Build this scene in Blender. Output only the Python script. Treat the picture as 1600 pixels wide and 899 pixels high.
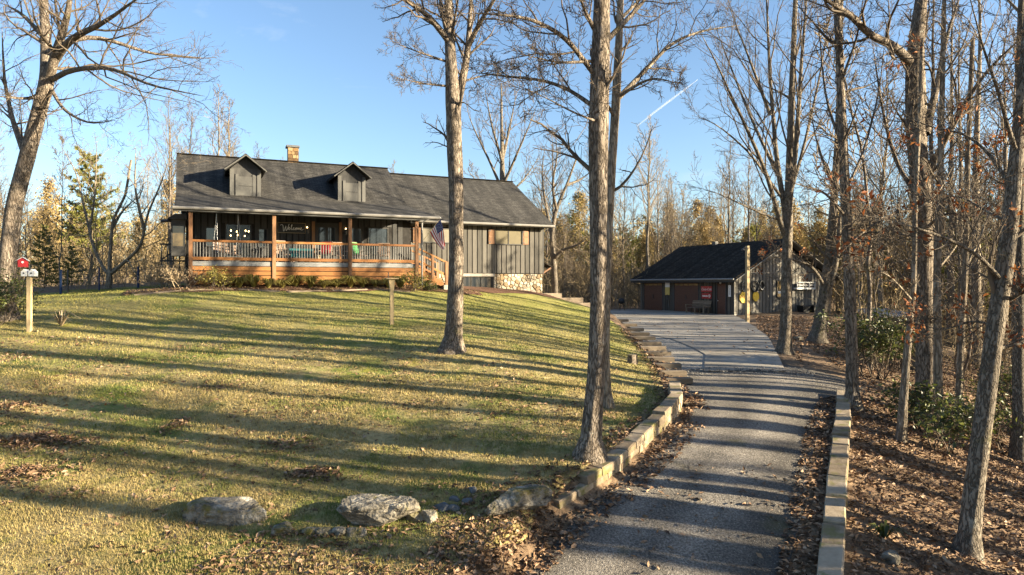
import bpy, bmesh, math, random
import numpy as np
from mathutils import Vector, Matrix, Euler

# ------------------------------------------------------------------ camera, sky, sun, exposure
for o_ in list(bpy.data.objects):
    bpy.data.objects.remove(o_)
SC = bpy.context.scene
COL = SC.collection
cam_data = bpy.data.cameras.new('camera')
cam_data.sensor_width = 36.0
cam_data.lens = 1067.0 / 1600.0 * 36.0
cam_data.shift_y = -4.5 / 1600.0
cam_data.clip_end = 20000.0
cam = bpy.data.objects.new('camera', cam_data)
COL.objects.link(cam)
cam.location = (0, 0, 0)
cam.rotation_euler = (math.radians(90), 0, 0)
SC.camera = cam

SUN_EL, SUN_AZ = math.radians(14.5), math.radians(104.0)   # azimuth clockwise from +Y (the view direction)
SUN_DIR = Vector((math.sin(SUN_AZ) * math.cos(SUN_EL), math.cos(SUN_AZ) * math.cos(SUN_EL), math.sin(SUN_EL)))
world = bpy.data.worlds.new('World')
SC.world = world
world.use_nodes = True
wn, wl = world.node_tree.nodes, world.node_tree.links
wn.clear()
w_out = wn.new('ShaderNodeOutputWorld')
w_bg = wn.new('ShaderNodeBackground')
w_sky = wn.new('ShaderNodeTexSky')
w_sky.sky_type = 'NISHITA'
w_sky.sun_disc = False
w_sky.sun_elevation = SUN_EL
w_sky.sun_rotation = SUN_AZ
w_sky.altitude = 300
w_sky.air_density = 1.0
w_sky.dust_density = 1.3
w_sky.ozone_density = 2.6
w_bg.inputs['Strength'].default_value = 0.056
w_tc = wn.new('ShaderNodeTexCoord'); w_mp = wn.new('ShaderNodeMapping'); w_mp.inputs['Scale'].default_value = (1.6, 1.6, 7.0); w_mp.inputs['Rotation'].default_value = (0, .25, 0)
w_nz = wn.new('ShaderNodeTexNoise'); w_nz.inputs['Scale'].default_value = 2.2; w_nz.inputs['Detail'].default_value = 7; w_nz.inputs['Roughness'].default_value = .6; w_nz.inputs['Distortion'].default_value = .6
w_mr = wn.new('ShaderNodeMapRange'); w_mr.inputs[1].default_value = .60; w_mr.inputs[2].default_value = .85; w_mr.inputs[4].default_value = .45
w_mx = wn.new('ShaderNodeMix'); w_mx.data_type = 'RGBA'; w_mx.inputs[7].default_value = (3.4, 3.7, 4.1, 1)
wl.new(w_tc.outputs['Generated'], w_mp.inputs[0]); wl.new(w_mp.outputs[0], w_nz.inputs['Vector']); wl.new(w_nz.outputs['Fac'], w_mr.inputs[0]); wl.new(w_mr.outputs[0], w_mx.inputs[0])
wl.new(w_sky.outputs[0], w_mx.inputs[6]); wl.new(w_mx.outputs[2], w_bg.inputs[0])
wl.new(w_bg.outputs[0], w_out.inputs[0])

sun_data = bpy.data.lights.new('sun', 'SUN')
sun_data.energy = 5.0
sun_data.angle = math.radians(0.53)
sun_data.color = (1.0, 0.85, 0.60)
sun = bpy.data.objects.new('sun', sun_data)
COL.objects.link(sun)
sun.rotation_euler = (-SUN_DIR).to_track_quat('-Z', 'Y').to_euler()
sun.location = SUN_DIR * 100

SC.view_settings.view_transform = 'Standard'
SC.view_settings.look = 'None'
SC.view_settings.gamma = 1.0
SC.view_settings.exposure = 2.42
SC.view_settings.use_curve_mapping = False
SC.render.engine = 'CYCLES'
SC.cycles.use_denoising = True
SC.cycles.max_bounces = 6
SC.cycles.diffuse_bounces = 3
SC.cycles.glossy_bounces = 3
SC.cycles.transparent_max_bounces = 12
SC.cycles.sample_clamp_indirect = 6.0

# ------------------------------------------------------------------ helpers
F, CX, CY = 1067.0, 800.0, 445.0
RNG = np.random.default_rng(7)
R = random.Random(11)


def at(px, py, Y):
    """a point of the place seen at photo pixel px,py at depth Y (used to survey positions)"""
    return np.array([(px - CX) / F * Y, Y, (CY - py) / F * Y])


def vnoise(x, y, seed=0):
    x = np.asarray(x, float); y = np.asarray(y, float)
    xi = np.floor(x).astype(np.int64); yi = np.floor(y).astype(np.int64)
    fx, fy = x - xi, y - yi
    fx = fx * fx * (3 - 2 * fx); fy = fy * fy * (3 - 2 * fy)

    def h(a, b):
        n = (a * 374761393 + b * 668265263 + seed * 1274126177) & 0x7fffffff
        n = ((n ^ (n >> 13)) * 1274126177) & 0x7fffffff
        return ((n ^ (n >> 16)) & 0xffff) / 65535.0
    return (h(xi, yi) * (1 - fx) + h(xi + 1, yi) * fx) * (1 - fy) + (h(xi, yi + 1) * (1 - fx) + h(xi + 1, yi + 1) * fx) * fy


def fbm(x, y, seed=0, o=3):
    s = 0; a = 1; t = 0
    for i in range(o):
        s = s + a * vnoise(np.asarray(x) * 2 ** i, np.asarray(y) * 2 ** i, seed + i * 17); t += a; a *= .5
    return s / t


# ---- materials
MATS = {}


def mat(name, ramp, scale=(4, 4, 4), detail=5, rough=.8, bump=0., bscale=None, bdist=.02, spec=.3, island=0., big=None, metallic=0., coord='Object', objrand=0., extra=None, hue=0.0):
    """noise-driven principled material. ramp: list of (pos, rgb). big: (scale, lo, hi) large scale value variation."""
    m = bpy.data.materials.new(name); m.use_nodes = True
    MATS[name] = m
    N, L = m.node_tree.nodes, m.node_tree.links
    b = N['Principled BSDF']
    b.inputs['Roughness'].default_value = rough
    b.inputs['Metallic'].default_value = metallic
    b.inputs['Specular IOR Level'].default_value = spec
    tc = N.new('ShaderNodeTexCoord')
    oi = N.new('ShaderNodeObjectInfo')
    add = N.new('ShaderNodeVectorMath'); add.operation = 'MULTIPLY_ADD'
    cmb = N.new('ShaderNodeCombineXYZ')
    for k in range(3):
        L.new(oi.outputs['Random'], cmb.inputs[k])
    add.inputs[1].default_value = (37.0, 91.0, 53.0)
    L.new(cmb.outputs[0], add.inputs[0]); L.new(tc.outputs[coord], add.inputs[2])
    mp = N.new('ShaderNodeMapping'); mp.inputs['Scale'].default_value = scale
    L.new(add.outputs[0], mp.inputs[0])
    nz = N.new('ShaderNodeTexNoise'); nz.inputs['Scale'].default_value = 1.0; nz.inputs['Detail'].default_value = detail
    nz.inputs['Roughness'].default_value = .62
    L.new(mp.outputs[0], nz.inputs['Vector'])
    fac = nz.outputs['Fac']
    if island:
        gi = N.new('ShaderNodeNewGeometry')
        mx = N.new('ShaderNodeMix'); mx.inputs[0].default_value = island
        L.new(fac, mx.inputs[2]); L.new(gi.outputs['Random Per Island'], mx.inputs[3]); fac = mx.outputs[0]
    if objrand:
        mx = N.new('ShaderNodeMix'); mx.inputs[0].default_value = objrand
        L.new(fac, mx.inputs[2]); L.new(oi.outputs['Random'], mx.inputs[3]); fac = mx.outputs[0]
    rp = N.new('ShaderNodeValToRGB')
    cr = rp.color_ramp
    while len(cr.elements) < len(ramp):
        cr.elements.new(.5)
    for e, (p, c) in zip(cr.elements, ramp):
        e.position = p; e.color = (*c, 1)
    L.new(fac, rp.inputs[0])
    colr = rp.outputs[0]
    if big:
        n2 = N.new('ShaderNodeTexNoise'); n2.inputs['Scale'].default_value = big[0]; n2.inputs['Detail'].default_value = 3
        L.new(add.outputs[0], n2.inputs['Vector'])
        mr = N.new('ShaderNodeMapRange'); mr.inputs[1].default_value = .3; mr.inputs[2].default_value = .7
        mr.inputs[3].default_value = big[1]; mr.inputs[4].default_value = big[2]
        L.new(n2.outputs['Fac'], mr.inputs[0])
        mm = N.new('ShaderNodeMix'); mm.data_type = 'RGBA'; mm.blend_type = 'MULTIPLY'; mm.inputs[0].default_value = 1
        L.new(colr, mm.inputs[6]); L.new(mr.outputs[0], mm.inputs[7]); colr = mm.outputs[2]
    L.new(colr, b.inputs['Base Color'])
    if bump:
        nb = N.new('ShaderNodeTexNoise'); nb.inputs['Scale'].default_value = 1; nb.inputs['Detail'].default_value = 4
        m2 = N.new('ShaderNodeMapping'); m2.inputs['Scale'].default_value = bscale or tuple(3 * s for s in scale)
        L.new(add.outputs[0], m2.inputs[0]); L.new(m2.outputs[0], nb.inputs['Vector'])
        bp = N.new('ShaderNodeBump'); bp.inputs['Strength'].default_value = bump; bp.inputs['Distance'].default_value = bdist
        L.new(nb.outputs['Fac'], bp.inputs['Height']); L.new(bp.outputs[0], b.inputs['Normal'])
    if extra:
        extra(m, N, L, b, colr, add)
    return m


def plain(name, rgb, rough=.6, spec=.3, metallic=0., vary=.12):
    lo = tuple(c * (1 - vary) for c in rgb); hi = tuple(min(1, c * (1 + vary)) for c in rgb)
    return mat(name, [(.3, lo), (.7, hi)], scale=(3, 3, 3), rough=rough, spec=spec, metallic=metallic)


def mix_moss(col, scale, lo, hi):
    """second noise that mixes another real colour (moss, lichen, weathering) over the first"""
    def f(m, N, L, b, colr, add):
        n = N.new('ShaderNodeTexNoise'); n.inputs['Scale'].default_value = scale; n.inputs['Detail'].default_value = 6
        n.inputs['Roughness'].default_value = .65
        L.new(add.outputs[0], n.inputs['Vector'])
        mr = N.new('ShaderNodeMapRange'); mr.inputs[1].default_value = lo; mr.inputs[2].default_value = hi
        L.new(n.outputs['Fac'], mr.inputs[0])
        mm = N.new('ShaderNodeMix'); mm.data_type = 'RGBA'
        L.new(mr.outputs[0], mm.inputs[0]); L.new(colr, mm.inputs[6]); mm.inputs[7].default_value = (*col, 1)
        L.new(mm.outputs[2], b.inputs['Base Color'])
    return f


def translucent(amount):
    def f(m, N, L, b, colr, add):
        t = N.new('ShaderNodeBsdfTranslucent'); ms = N.new('ShaderNodeMixShader'); ms.inputs[0].default_value = amount
        L.new(colr, t.inputs[0]); L.new(b.outputs[0], ms.inputs[1]); L.new(t.outputs[0], ms.inputs[2])
        L.new(ms.outputs[0], N['Material Output'].inputs[0])
    return f


# ---- mesh building
class MB:
    def __init__(self):
        self.v = []; self.f = []; self.mi = []; self.n = 0; self.cur = 0

    def add(self, verts, faces):
        base = self.n
        self.v.extend([tuple(map(float, p)) for p in verts]); self.n += len(verts)
        self.f.extend([tuple(base + i for i in fc) for fc in faces]); self.mi.extend([self.cur] * len(faces))

    def box(self, x0, x1, y0, y1, z0, z1):
        self.add([(x0, y0, z0), (x1, y0, z0), (x1, y1, z0), (x0, y1, z0), (x0, y0, z1), (x1, y0, z1), (x1, y1, z1), (x0, y1, z1)],
                 [(3, 2, 1, 0), (4, 5, 6, 7), (0, 1, 5, 4), (1, 2, 6, 5), (2, 3, 7, 6), (3, 0, 4, 7)])
        return self

    def obox(self, c, ax, ay, az, sx, sy, sz):
        """oriented box, full sizes"""
        c, ax, ay, az = map(np.array, (c, ax, ay, az)); P = []
        for k in (-.5, .5):
            for a, b in ((-.5, -.5), (.5, -.5), (.5, .5), (-.5, .5)):
                P.append(c + ax * a * sx + ay * b * sy + az * k * sz)
        self.add(P, [(3, 2, 1, 0), (4, 5, 6, 7), (0, 1, 5, 4), (1, 2, 6, 5), (2, 3, 7, 6), (3, 0, 4, 7)])
        return self

    def bar(self, a, b, w, h, up=(0, 0, 1)):
        a, b = np.array(a, float), np.array(b, float); d = b - a; l = np.linalg.norm(d); d = d / l
        s = np.cross(d, np.array(up, float)); s /= np.linalg.norm(s); u = np.cross(s, d)
        return self.obox((a + b) / 2, d, s, u, l, w, h)

    def tube(self, pts, rad, k=8, cap=True):
        pts = np.array(pts, float); n = len(pts); rad = np.broadcast_to(np.array(rad, float), (n,))
        t = np.gradient(pts, axis=0); t /= np.linalg.norm(t, axis=1)[:, None] + 1e-9
        ref = np.array([0, 0, 1.]) if abs(t[:, 2]).mean() < .8 else np.array([1., 0, 0])
        V = []
        for i in range(n):
            e1 = np.cross(t[i], ref); e1 /= np.linalg.norm(e1); e2 = np.cross(t[i], e1)
            for j in range(k):
                a = 2 * math.pi * j / k
                V.append(pts[i] + rad[i] * (math.cos(a) * e1 + math.sin(a) * e2))
        Fc = [(i * k + j, i * k + (j + 1) % k, (i + 1) * k + (j + 1) % k, (i + 1) * k + j) for i in range(n - 1) for j in range(k)]
        if cap:
            Fc += [tuple(range(k - 1, -1, -1)), tuple((n - 1) * k + j for j in range(k))]
        self.add(V, Fc)
        return self

    def lathe(self, prof, k=16, c=(0, 0, 0)):
        V = []; n = len(prof)
        for r, z in prof:
            for j in range(k):
                a = 2 * math.pi * j / k; V.append((c[0] + r * math.cos(a), c[1] + r * math.sin(a), c[2] + z))
        Fc = [(i * k + j, i * k + (j + 1) % k, (i + 1) * k + (j + 1) % k, (i + 1) * k + j) for i in range(n - 1) for j in range(k)]
        Fc += [tuple(range(k - 1, -1, -1)), tuple((n - 1) * k + j for j in range(k))]
        self.add(V, Fc)
        return self

    def prism(self, poly, axis, a, b):
        """poly in the two other axes, extruded along axis from a to b"""
        n = len(poly)

        def P(p, t):
            return {'x': (t, p[0], p[1]), 'y': (p[0], t, p[1]), 'z': (p[0], p[1], t)}[axis]
        V = [P(p, a) for p in poly] + [P(p, b) for p in poly]
        self.add(V, [tuple(range(n)), tuple(range(2 * n - 1, n - 1, -1))] + [(i, i + n, (i + 1) % n + n, (i + 1) % n) for i in range(n)])
        return self

    def build(self, name, m, parent=None, smooth=False):
        me = bpy.data.meshes.new(name)
        me.from_pydata(self.v, [], self.f); me.update()
        return link(name, me, m, parent, smooth, self.mi)


def link(name, me, m, parent=None, smooth=False, mi=None, fixn=True):
    ms = m if isinstance(m, (list, tuple)) else [m]
    for x in ms:
        me.materials.append(MATS[x] if isinstance(x, str) else x)
    if mi is not None and len(ms) > 1:
        me.polygons.foreach_set('material_index', mi)
    if fixn and len(me.polygons) < 3000:
        b = bmesh.new(); b.from_mesh(me); bmesh.ops.recalc_face_normals(b, faces=b.faces); b.to_mesh(me); b.free()
    if smooth:
        me.polygons.foreach_set('use_smooth', [True] * len(me.polygons))
    o = bpy.data.objects.new(name, me); COL.objects.link(o)
    if parent is not None:
        o.parent = parent
    return o


def rawmesh(name, V, Q, T=None, smooth=False):
    """fast mesh from numpy quads Q (m,4) and tris T (m,3)"""
    me = bpy.data.meshes.new(name)
    V = np.asarray(V, np.float32); me.vertices.add(len(V)); me.vertices.foreach_set('co', V.ravel())
    parts = []; starts = []; tot = []; off = 0
    for A, k in ((Q, 4), (T, 3)):
        if A is not None and len(A):
            A = np.asarray(A, np.int32); parts.append(A.ravel()); starts.append(off + np.arange(len(A)) * k); tot.append(np.full(len(A), k)); off += A.size
    li = np.concatenate(parts); st = np.concatenate(starts)
    me.loops.add(len(li)); me.loops.foreach_set('vertex_index', li.astype(np.int32))
    me.polygons.add(len(st)); me.polygons.foreach_set('loop_start', st.astype(np.int32))
    if smooth:
        me.polygons.foreach_set('use_smooth', np.ones(len(st), bool))
    me.update(calc_edges=True)
    return me


def tag(o, label, cat=None, group=None, kind=None):
    if label: o['label'] = label
    if cat: o['category'] = cat
    if group: o['group'] = group
    if kind: o['kind'] = kind
    return o


def thing(name, label, cat, loc=(0, 0, 0), rotz=0, group=None):
    o = bpy.data.objects.new(name, None); COL.objects.link(o)
    o.empty_display_size = .2
    o.location = tuple(float(c) for c in loc); o.rotation_euler = (0, 0, rotz)
    return tag(o, label, cat, group)


def inst(name, me, parent, loc=None, rot=None, scale=None):
    o = bpy.data.objects.new(name, me); COL.objects.link(o); o.parent = parent
    if loc is not None: o.location = tuple(float(c) for c in loc)
    if rot is not None: o.rotation_euler = rot
    if scale is not None: o.scale = scale
    return o


def text_mesh(s, size, depth=.004, shear=0.):
    c = bpy.data.curves.new('lettering', 'FONT'); c.body = s; c.size = size; c.extrude = depth; c.shear = shear
    c.align_x = 'CENTER'; c.align_y = 'CENTER'; c.resolution_u = 2
    o = bpy.data.objects.new('lettering', c); COL.objects.link(o)
    dg = bpy.context.evaluated_depsgraph_get(); dg.update()
    me = bpy.data.meshes.new_from_object(o.evaluated_get(dg))
    bpy.data.objects.remove(o); bpy.data.curves.remove(c)
    return me

# ------------------------------------------------------------------ materials
def ground_extra(m, N, L, b, colr, add):
    pass


def lawn_extra(m, N, L, b, colr, add):
    # patches of green, dry straw and moss that belong to the turf itself
    def patch(col, scale, lo, hi, prev):
        n = N.new('ShaderNodeTexNoise'); n.inputs['Scale'].default_value = scale; n.inputs['Detail'].default_value = 5; n.inputs['Roughness'].default_value = .7
        L.new(add.outputs[0], n.inputs['Vector'])
        mr = N.new('ShaderNodeMapRange'); mr.inputs[1].default_value = lo; mr.inputs[2].default_value = hi
        L.new(n.outputs['Fac'], mr.inputs[0])
        mm = N.new('ShaderNodeMix'); mm.data_type = 'RGBA'
        L.new(mr.outputs[0], mm.inputs[0]); L.new(prev, mm.inputs[6]); mm.inputs[7].default_value = (*col, 1)
        return mm.outputs[2]
    c = patch((.11, .135, .024), .55, .50, .61, colr)
    c = patch((.26, .23, .025), .9, .59, .70, c)
    c = patch((.12, .078, .042), 1.1, .58, .70, c)
    # greener towards the house, drier towards the camera (the turf differs, not its light)
    tc = N.new('ShaderNodeTexCoord'); sp = N.new('ShaderNodeSeparateXYZ'); L.new(tc.outputs['Object'], sp.inputs[0])
    n = N.new('ShaderNodeTexNoise'); n.inputs['Scale'].default_value = .8; n.inputs['Detail'].default_value = 5
    L.new(add.outputs[0], n.inputs['Vector'])
    ma = N.new('ShaderNodeMath'); ma.operation = 'MULTIPLY_ADD'; ma.inputs[1].default_value = 14.0
    L.new(n.outputs['Fac'], ma.inputs[0]); L.new(sp.outputs[1], ma.inputs[2])
    mr = N.new('ShaderNodeMapRange'); mr.inputs[1].default_value = 24; mr.inputs[2].default_value = 38; mr.inputs[4].default_value = .7
    L.new(ma.outputs[0], mr.inputs[0])
    mm = N.new('ShaderNodeMix'); mm.data_type = 'RGBA'
    L.new(mr.outputs[0], mm.inputs[0]); L.new(c, mm.inputs[6]); mm.inputs[7].default_value = (.19, .19, .036, 1)
    L.new(mm.outputs[2], b.inputs['Base Color'])


def gravel_extra(m, N, L, b, colr, add):
    # pale packed wheel tracks, dark loose middle, moss and leaf stain: wear that belongs to the drive
    tc = N.new('ShaderNodeTexCoord'); sp = N.new('ShaderNodeSeparateXYZ'); L.new(tc.outputs['UV'], sp.inputs[0])
    n = N.new('ShaderNodeTexNoise'); n.inputs['Scale'].default_value = .6; n.inputs['Detail'].default_value = 5; L.new(add.outputs[0], n.inputs['Vector'])
    ma = N.new('ShaderNodeMath'); ma.operation = 'MULTIPLY_ADD'; ma.inputs[1].default_value = .35; L.new(n.outputs['Fac'], ma.inputs[0]); L.new(sp.outputs[0], ma.inputs[2])
    rp = N.new('ShaderNodeValToRGB'); cr = rp.color_ramp
    while len(cr.elements) < 7: cr.elements.new(.5)
    for e, (p, v) in zip(cr.elements, ((.15, .6), (.28, .75), (.42, 1.15), (.58, .65), (.74, 1.2), (.95, .7), (1.0, .5))):
        e.position = p; e.color = (v, v, v, 1)
    L.new(ma.outputs[0], rp.inputs[0])
    mm = N.new('ShaderNodeMix'); mm.data_type = 'RGBA'; mm.blend_type = 'MULTIPLY'; mm.inputs[0].default_value = .9; L.new(colr, mm.inputs[6]); L.new(rp.outputs[0], mm.inputs[7])
    c = mm.outputs[2]
    for col, scl, lo, hi in (((.12, .11, .035), .9, .63, .76), ((.085, .06, .042), .45, .58, .76)):
        n2 = N.new('ShaderNodeTexNoise'); n2.inputs['Scale'].default_value = scl; n2.inputs['Detail'].default_value = 6; L.new(add.outputs[0], n2.inputs['Vector'])
        mr = N.new('ShaderNodeMapRange'); mr.inputs[1].default_value = lo; mr.inputs[2].default_value = hi; mr.inputs[4].default_value = .6; L.new(n2.outputs['Fac'], mr.inputs[0])
        m3 = N.new('ShaderNodeMix'); m3.data_type = 'RGBA'; m3.inputs[7].default_value = (*col, 1); L.new(mr.outputs[0], m3.inputs[0]); L.new(c, m3.inputs[6]); c = m3.outputs[2]
    L.new(c, b.inputs['Base Color'])


mat('litter_ground', [(.25, (.05, .032, .02)), (.5, (.16, .105, .062)), (.75, (.28, .19, .115))], scale=(9, 9, 9), detail=8, rough=.95, bump=.6, bscale=(14, 14, 14), bdist=.06, big=(.25, .7, 1.2))
mat('turf', [(.3, (.15, .105, .042)), (.5, (.29, .222, .095)), (.7, (.40, .315, .15))], scale=(6, 6, 6), detail=9, rough=.95, bump=.7, bscale=(26, 26, 26), bdist=.04, extra=lawn_extra)
mat('blades', [(.25, (.13, .12, .03)), (.5, (.28, .215, .082)), (.75, (.43, .335, .16))], scale=(.9, .9, .9), detail=6, rough=.8, island=.35, extra=lawn_extra)
mat('fallen_leaf', [(.15, (.06, .033, .02)), (.45, (.16, .093, .051)), (.7, (.28, .178, .106)), (.95, (.41, .285, .19))], scale=(2, 2, 2), rough=.75, island=.75, spec=.25)
mat('clinging_leaf', [(.2, (.12, .035, .012)), (.6, (.27, .085, .022)), (.9, (.36, .16, .05))], scale=(2, 2, 2), rough=.7, island=.8, extra=translucent(.3))
mat('gravel', [(.3, (.062, .053, .044)), (.5, (.175, .155, .132)), (.7, (.34, .305, .262))], scale=(30, 30, 30), detail=4, rough=.95, bump=.9, bscale=(60, 60, 60), bdist=.03, big=(.8, .65, 1.15),
    extra=gravel_extra)
mat('concrete', [(.3, (.25, .225, .19)), (.7, (.36, .325, .275))], scale=(3, 3, 3), detail=8, rough=.9, bump=.2, bscale=(40, 40, 40), bdist=.01, big=(.35, .62, 1.12), extra=mix_moss((.15, .128, .10), .55, .52, .72))
mat('pebble', [(.2, (.07, .062, .052)), (.5, (.17, .155, .134)), (.85, (.31, .285, .245))], scale=(3, 3, 3), rough=.9, island=.85)
mat('pale_gravel', [(.3, (.13, .118, .10)), (.5, (.26, .238, .205)), (.7, (.40, .365, .315))], scale=(24, 24, 24), detail=6, rough=.95, bump=.7, bscale=(50, 50, 50), bdist=.02, big=(.8, .7, 1.15))
mat('mulch', [(.25, (.04, .02, .012)), (.5, (.10, .048, .028)), (.75, (.18, .10, .06))], scale=(12, 12, 12), detail=8, rough=.95, bump=.7, bscale=(20, 20, 20), bdist=.06)
mat('block', [(.25, (.13, .095, .06)), (.5, (.25, .195, .135)), (.75, (.36, .29, .21))], scale=(7, 7, 7), detail=8, rough=.92, bump=.35, bscale=(30, 30, 30), bdist=.012, objrand=.35,
    extra=mix_moss((.14, .13, .035), 2.6, .52, .66))
mat('boulder', [(.34, (.04, .034, .026)), (.45, (.13, .114, .088)), (.57, (.22, .195, .155)), (.68, (.36, .33, .275))], scale=(5, 5, 7), detail=12, rough=.92, bump=1.0, bscale=(16, 16, 22), bdist=.05,
    extra=mix_moss((.12, .10, .02), 1.9, .54, .66))
mat('dark_rock', [(.25, (.05, .055, .06)), (.7, (.12, .125, .13))], scale=(8, 8, 8), rough=.85, bump=.5, bdist=.03)
mat('timber', [(.25, (.11, .085, .06)), (.7, (.24, .19, .135))], scale=(4, 4, 14), rough=.9, bump=.3, objrand=.3)
def bark(name, dark, mid, pale, moss, sc=(11, 11, 2.6), dist=.045):
    """furrowed bark: ridged noise gives plates with dark cracks, plus lichen and moss patches"""
    def f(m, N, L, b, colr, add):
        mp = N.new('ShaderNodeMapping'); mp.inputs['Scale'].default_value = sc
        L.new(add.outputs[0], mp.inputs[0])
        n = N.new('ShaderNodeTexNoise'); n.inputs['Scale'].default_value = 1.0; n.inputs['Detail'].default_value = 3; n.inputs['Roughness'].default_value = .55; n.inputs['Distortion'].default_value = .25
        L.new(mp.outputs[0], n.inputs['Vector'])
        s1 = N.new('ShaderNodeMath'); s1.operation = 'SUBTRACT'; s1.inputs[1].default_value = .5; L.new(n.outputs['Fac'], s1.inputs[0])
        a1 = N.new('ShaderNodeMath'); a1.operation = 'ABSOLUTE'; L.new(s1.outputs[0], a1.inputs[0])
        mr = N.new('ShaderNodeMapRange'); mr.inputs[1].default_value = .0; mr.inputs[2].default_value = .085; mr.inputs[3].default_value = .22; L.new(a1.outputs[0], mr.inputs[0])
        mm = N.new('ShaderNodeMix'); mm.data_type = 'RGBA'; mm.inputs[6].default_value = (*dark, 1)
        L.new(mr.outputs[0], mm.inputs[0]); L.new(colr, mm.inputs[7])
        c = mm.outputs[2]
        for col, scl, lo, hi in moss:
            n2 = N.new('ShaderNodeTexNoise'); n2.inputs['Scale'].default_value = scl; n2.inputs['Detail'].default_value = 5; n2.inputs['Roughness'].default_value = .7; L.new(add.outputs[0], n2.inputs['Vector'])
            m2 = N.new('ShaderNodeMapRange'); m2.inputs[1].default_value = lo; m2.inputs[2].default_value = hi; m2.inputs[4].default_value = .75; L.new(n2.outputs['Fac'], m2.inputs[0])
            m3 = N.new('ShaderNodeMix'); m3.data_type = 'RGBA'; m3.inputs[7].default_value = (*col, 1); L.new(m2.outputs[0], m3.inputs[0]); L.new(c, m3.inputs[6]); c = m3.outputs[2]
        L.new(c, b.inputs['Base Color'])
        nf = N.new('ShaderNodeTexNoise'); nf.inputs['Scale'].default_value = 45; nf.inputs['Detail'].default_value = 3; L.new(add.outputs[0], nf.inputs['Vector'])
        ad = N.new('ShaderNodeMath'); ad.operation = 'MULTIPLY_ADD'; ad.inputs[1].default_value = .35; L.new(nf.outputs['Fac'], ad.inputs[0]); L.new(mr.outputs[0], ad.inputs[2])
        bp = N.new('ShaderNodeBump'); bp.inputs['Strength'].default_value = 1.0; bp.inputs['Distance'].default_value = dist
        L.new(ad.outputs[0], bp.inputs['Height']); L.new(bp.outputs[0], b.inputs['Normal'])
    return mat(name, [(.3, mid), (.7, pale)], scale=(9, 9, 4), detail=7, rough=.95, spec=.15, extra=f)


bark('bark_oak', (.035, .026, .019), (.15, .118, .088), (.30, .25, .20), [((.17, .15, .03), 1.7, .63, .75), ((.36, .35, .30), 5.0, .64, .72)], (19, 19, 4.2), .035)
bark('bark_grey', (.05, .04, .03), (.13, .108, .082), (.25, .212, .168), [((.34, .33, .28), 3.6, .60, .70), ((.13, .12, .035), 1.4, .62, .76)], (17, 17, 5.5), .03)
bark('bark_pale', (.07, .054, .038), (.19, .155, .115), (.33, .275, .21), [((.42, .40, .34), 4, .62, .72)], (12, 12, 2.5), .03)
mat('twig', [(.3, (.06, .046, .033)), (.7, (.14, .108, .077))], scale=(3, 3, 3), detail=2, rough=.9)
mat('twig_pale', [(.3, (.11, .086, .06)), (.7, (.21, .165, .112))], scale=(1, 1, 1), detail=2, rough=.9, objrand=.4)
mat('twig_tan', [(.25, (.14, .105, .058)), (.7, (.29, .22, .125))], scale=(.4, .4, .4), detail=3, rough=.9, island=.3)
mat('needles', [(.25, (.14, .15, .035)), (.6, (.26, .245, .06)), (.85, (.36, .32, .09))], scale=(1.2, 1.2, 1.2), rough=.7, island=.5, objrand=.25, extra=translucent(.4))
mat('needles_dark', [(.25, (.12, .125, .035)), (.6, (.22, .21, .06)), (.85, (.31, .28, .09))], scale=(1.2, 1.2, 1.2), rough=.7, island=.5, extra=translucent(.2))
mat('broadleaf', [(.2, (.035, .05, .013)), (.55, (.065, .082, .018)), (.9, (.17, .175, .042))], scale=(2, 2, 2), rough=.45, spec=.5, island=.7, extra=translucent(.3))
mat('yellowleaf', [(.2, (.16, .13, .03)), (.55, (.28, .25, .06)), (.9, (.38, .33, .10))], scale=(2, 2, 2), rough=.6, island=.7, extra=translucent(.3))
mat('thicket_leaf', [(.3, (.13, .12, .033)), (.43, (.26, .19, .075)), (.7, (.37, .265, .12))], scale=(.12, .12, .07), detail=4, rough=.9, island=.3, extra=translucent(.2))
mat('far_leaf', [(.3, (.12, .115, .033)), (.43, (.23, .175, .075)), (.7, (.33, .245, .12))], scale=(.09, .09, .05), detail=4, rough=.9, island=.3, extra=translucent(.25))
mat('drystem', [(.2, (.15, .11, .065)), (.6, (.32, .24, .145)), (.9, (.45, .36, .24))], scale=(2, 2, 2), rough=.85, island=.6)

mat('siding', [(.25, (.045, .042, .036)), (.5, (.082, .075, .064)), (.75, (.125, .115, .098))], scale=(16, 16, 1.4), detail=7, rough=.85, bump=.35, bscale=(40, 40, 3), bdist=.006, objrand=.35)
mat('siding_dark', [(.3, (.030, .030, .030)), (.7, (.065, .063, .060))], scale=(14, 14, 1.6), rough=.85, bump=.3, bscale=(40, 40, 3), bdist=.006, objrand=.3)  # darker copy of siding; on the porch wall its tone includes painted shade
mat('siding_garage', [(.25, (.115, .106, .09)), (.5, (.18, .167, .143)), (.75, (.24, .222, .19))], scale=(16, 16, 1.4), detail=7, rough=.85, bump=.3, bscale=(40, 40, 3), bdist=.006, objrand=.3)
mat('recess', [(.3, (.012, .011, .010)), (.7, (.03, .028, .026))], rough=.95)
mat('cedar', [(.25, (.12, .046, .013)), (.5, (.215, .09, .024)), (.75, (.30, .135, .04))], scale=(2.2, 14, 14), detail=7, rough=.6, bump=.2, bscale=(4, 40, 40), bdist=.005, objrand=.3)
mat('cedar_post', [(.25, (.11, .05, .022)), (.5, (.19, .094, .042)), (.75, (.26, .14, .068))], scale=(14, 14, 2.2), detail=7, rough=.6, bump=.2, bscale=(40, 40, 4), bdist=.005, objrand=.3)
mat('deck_edge', [(.3, (.13, .13, .13)), (.7, (.22, .22, .215))], scale=(2, 14, 14), rough=.8, bump=.2)
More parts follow.
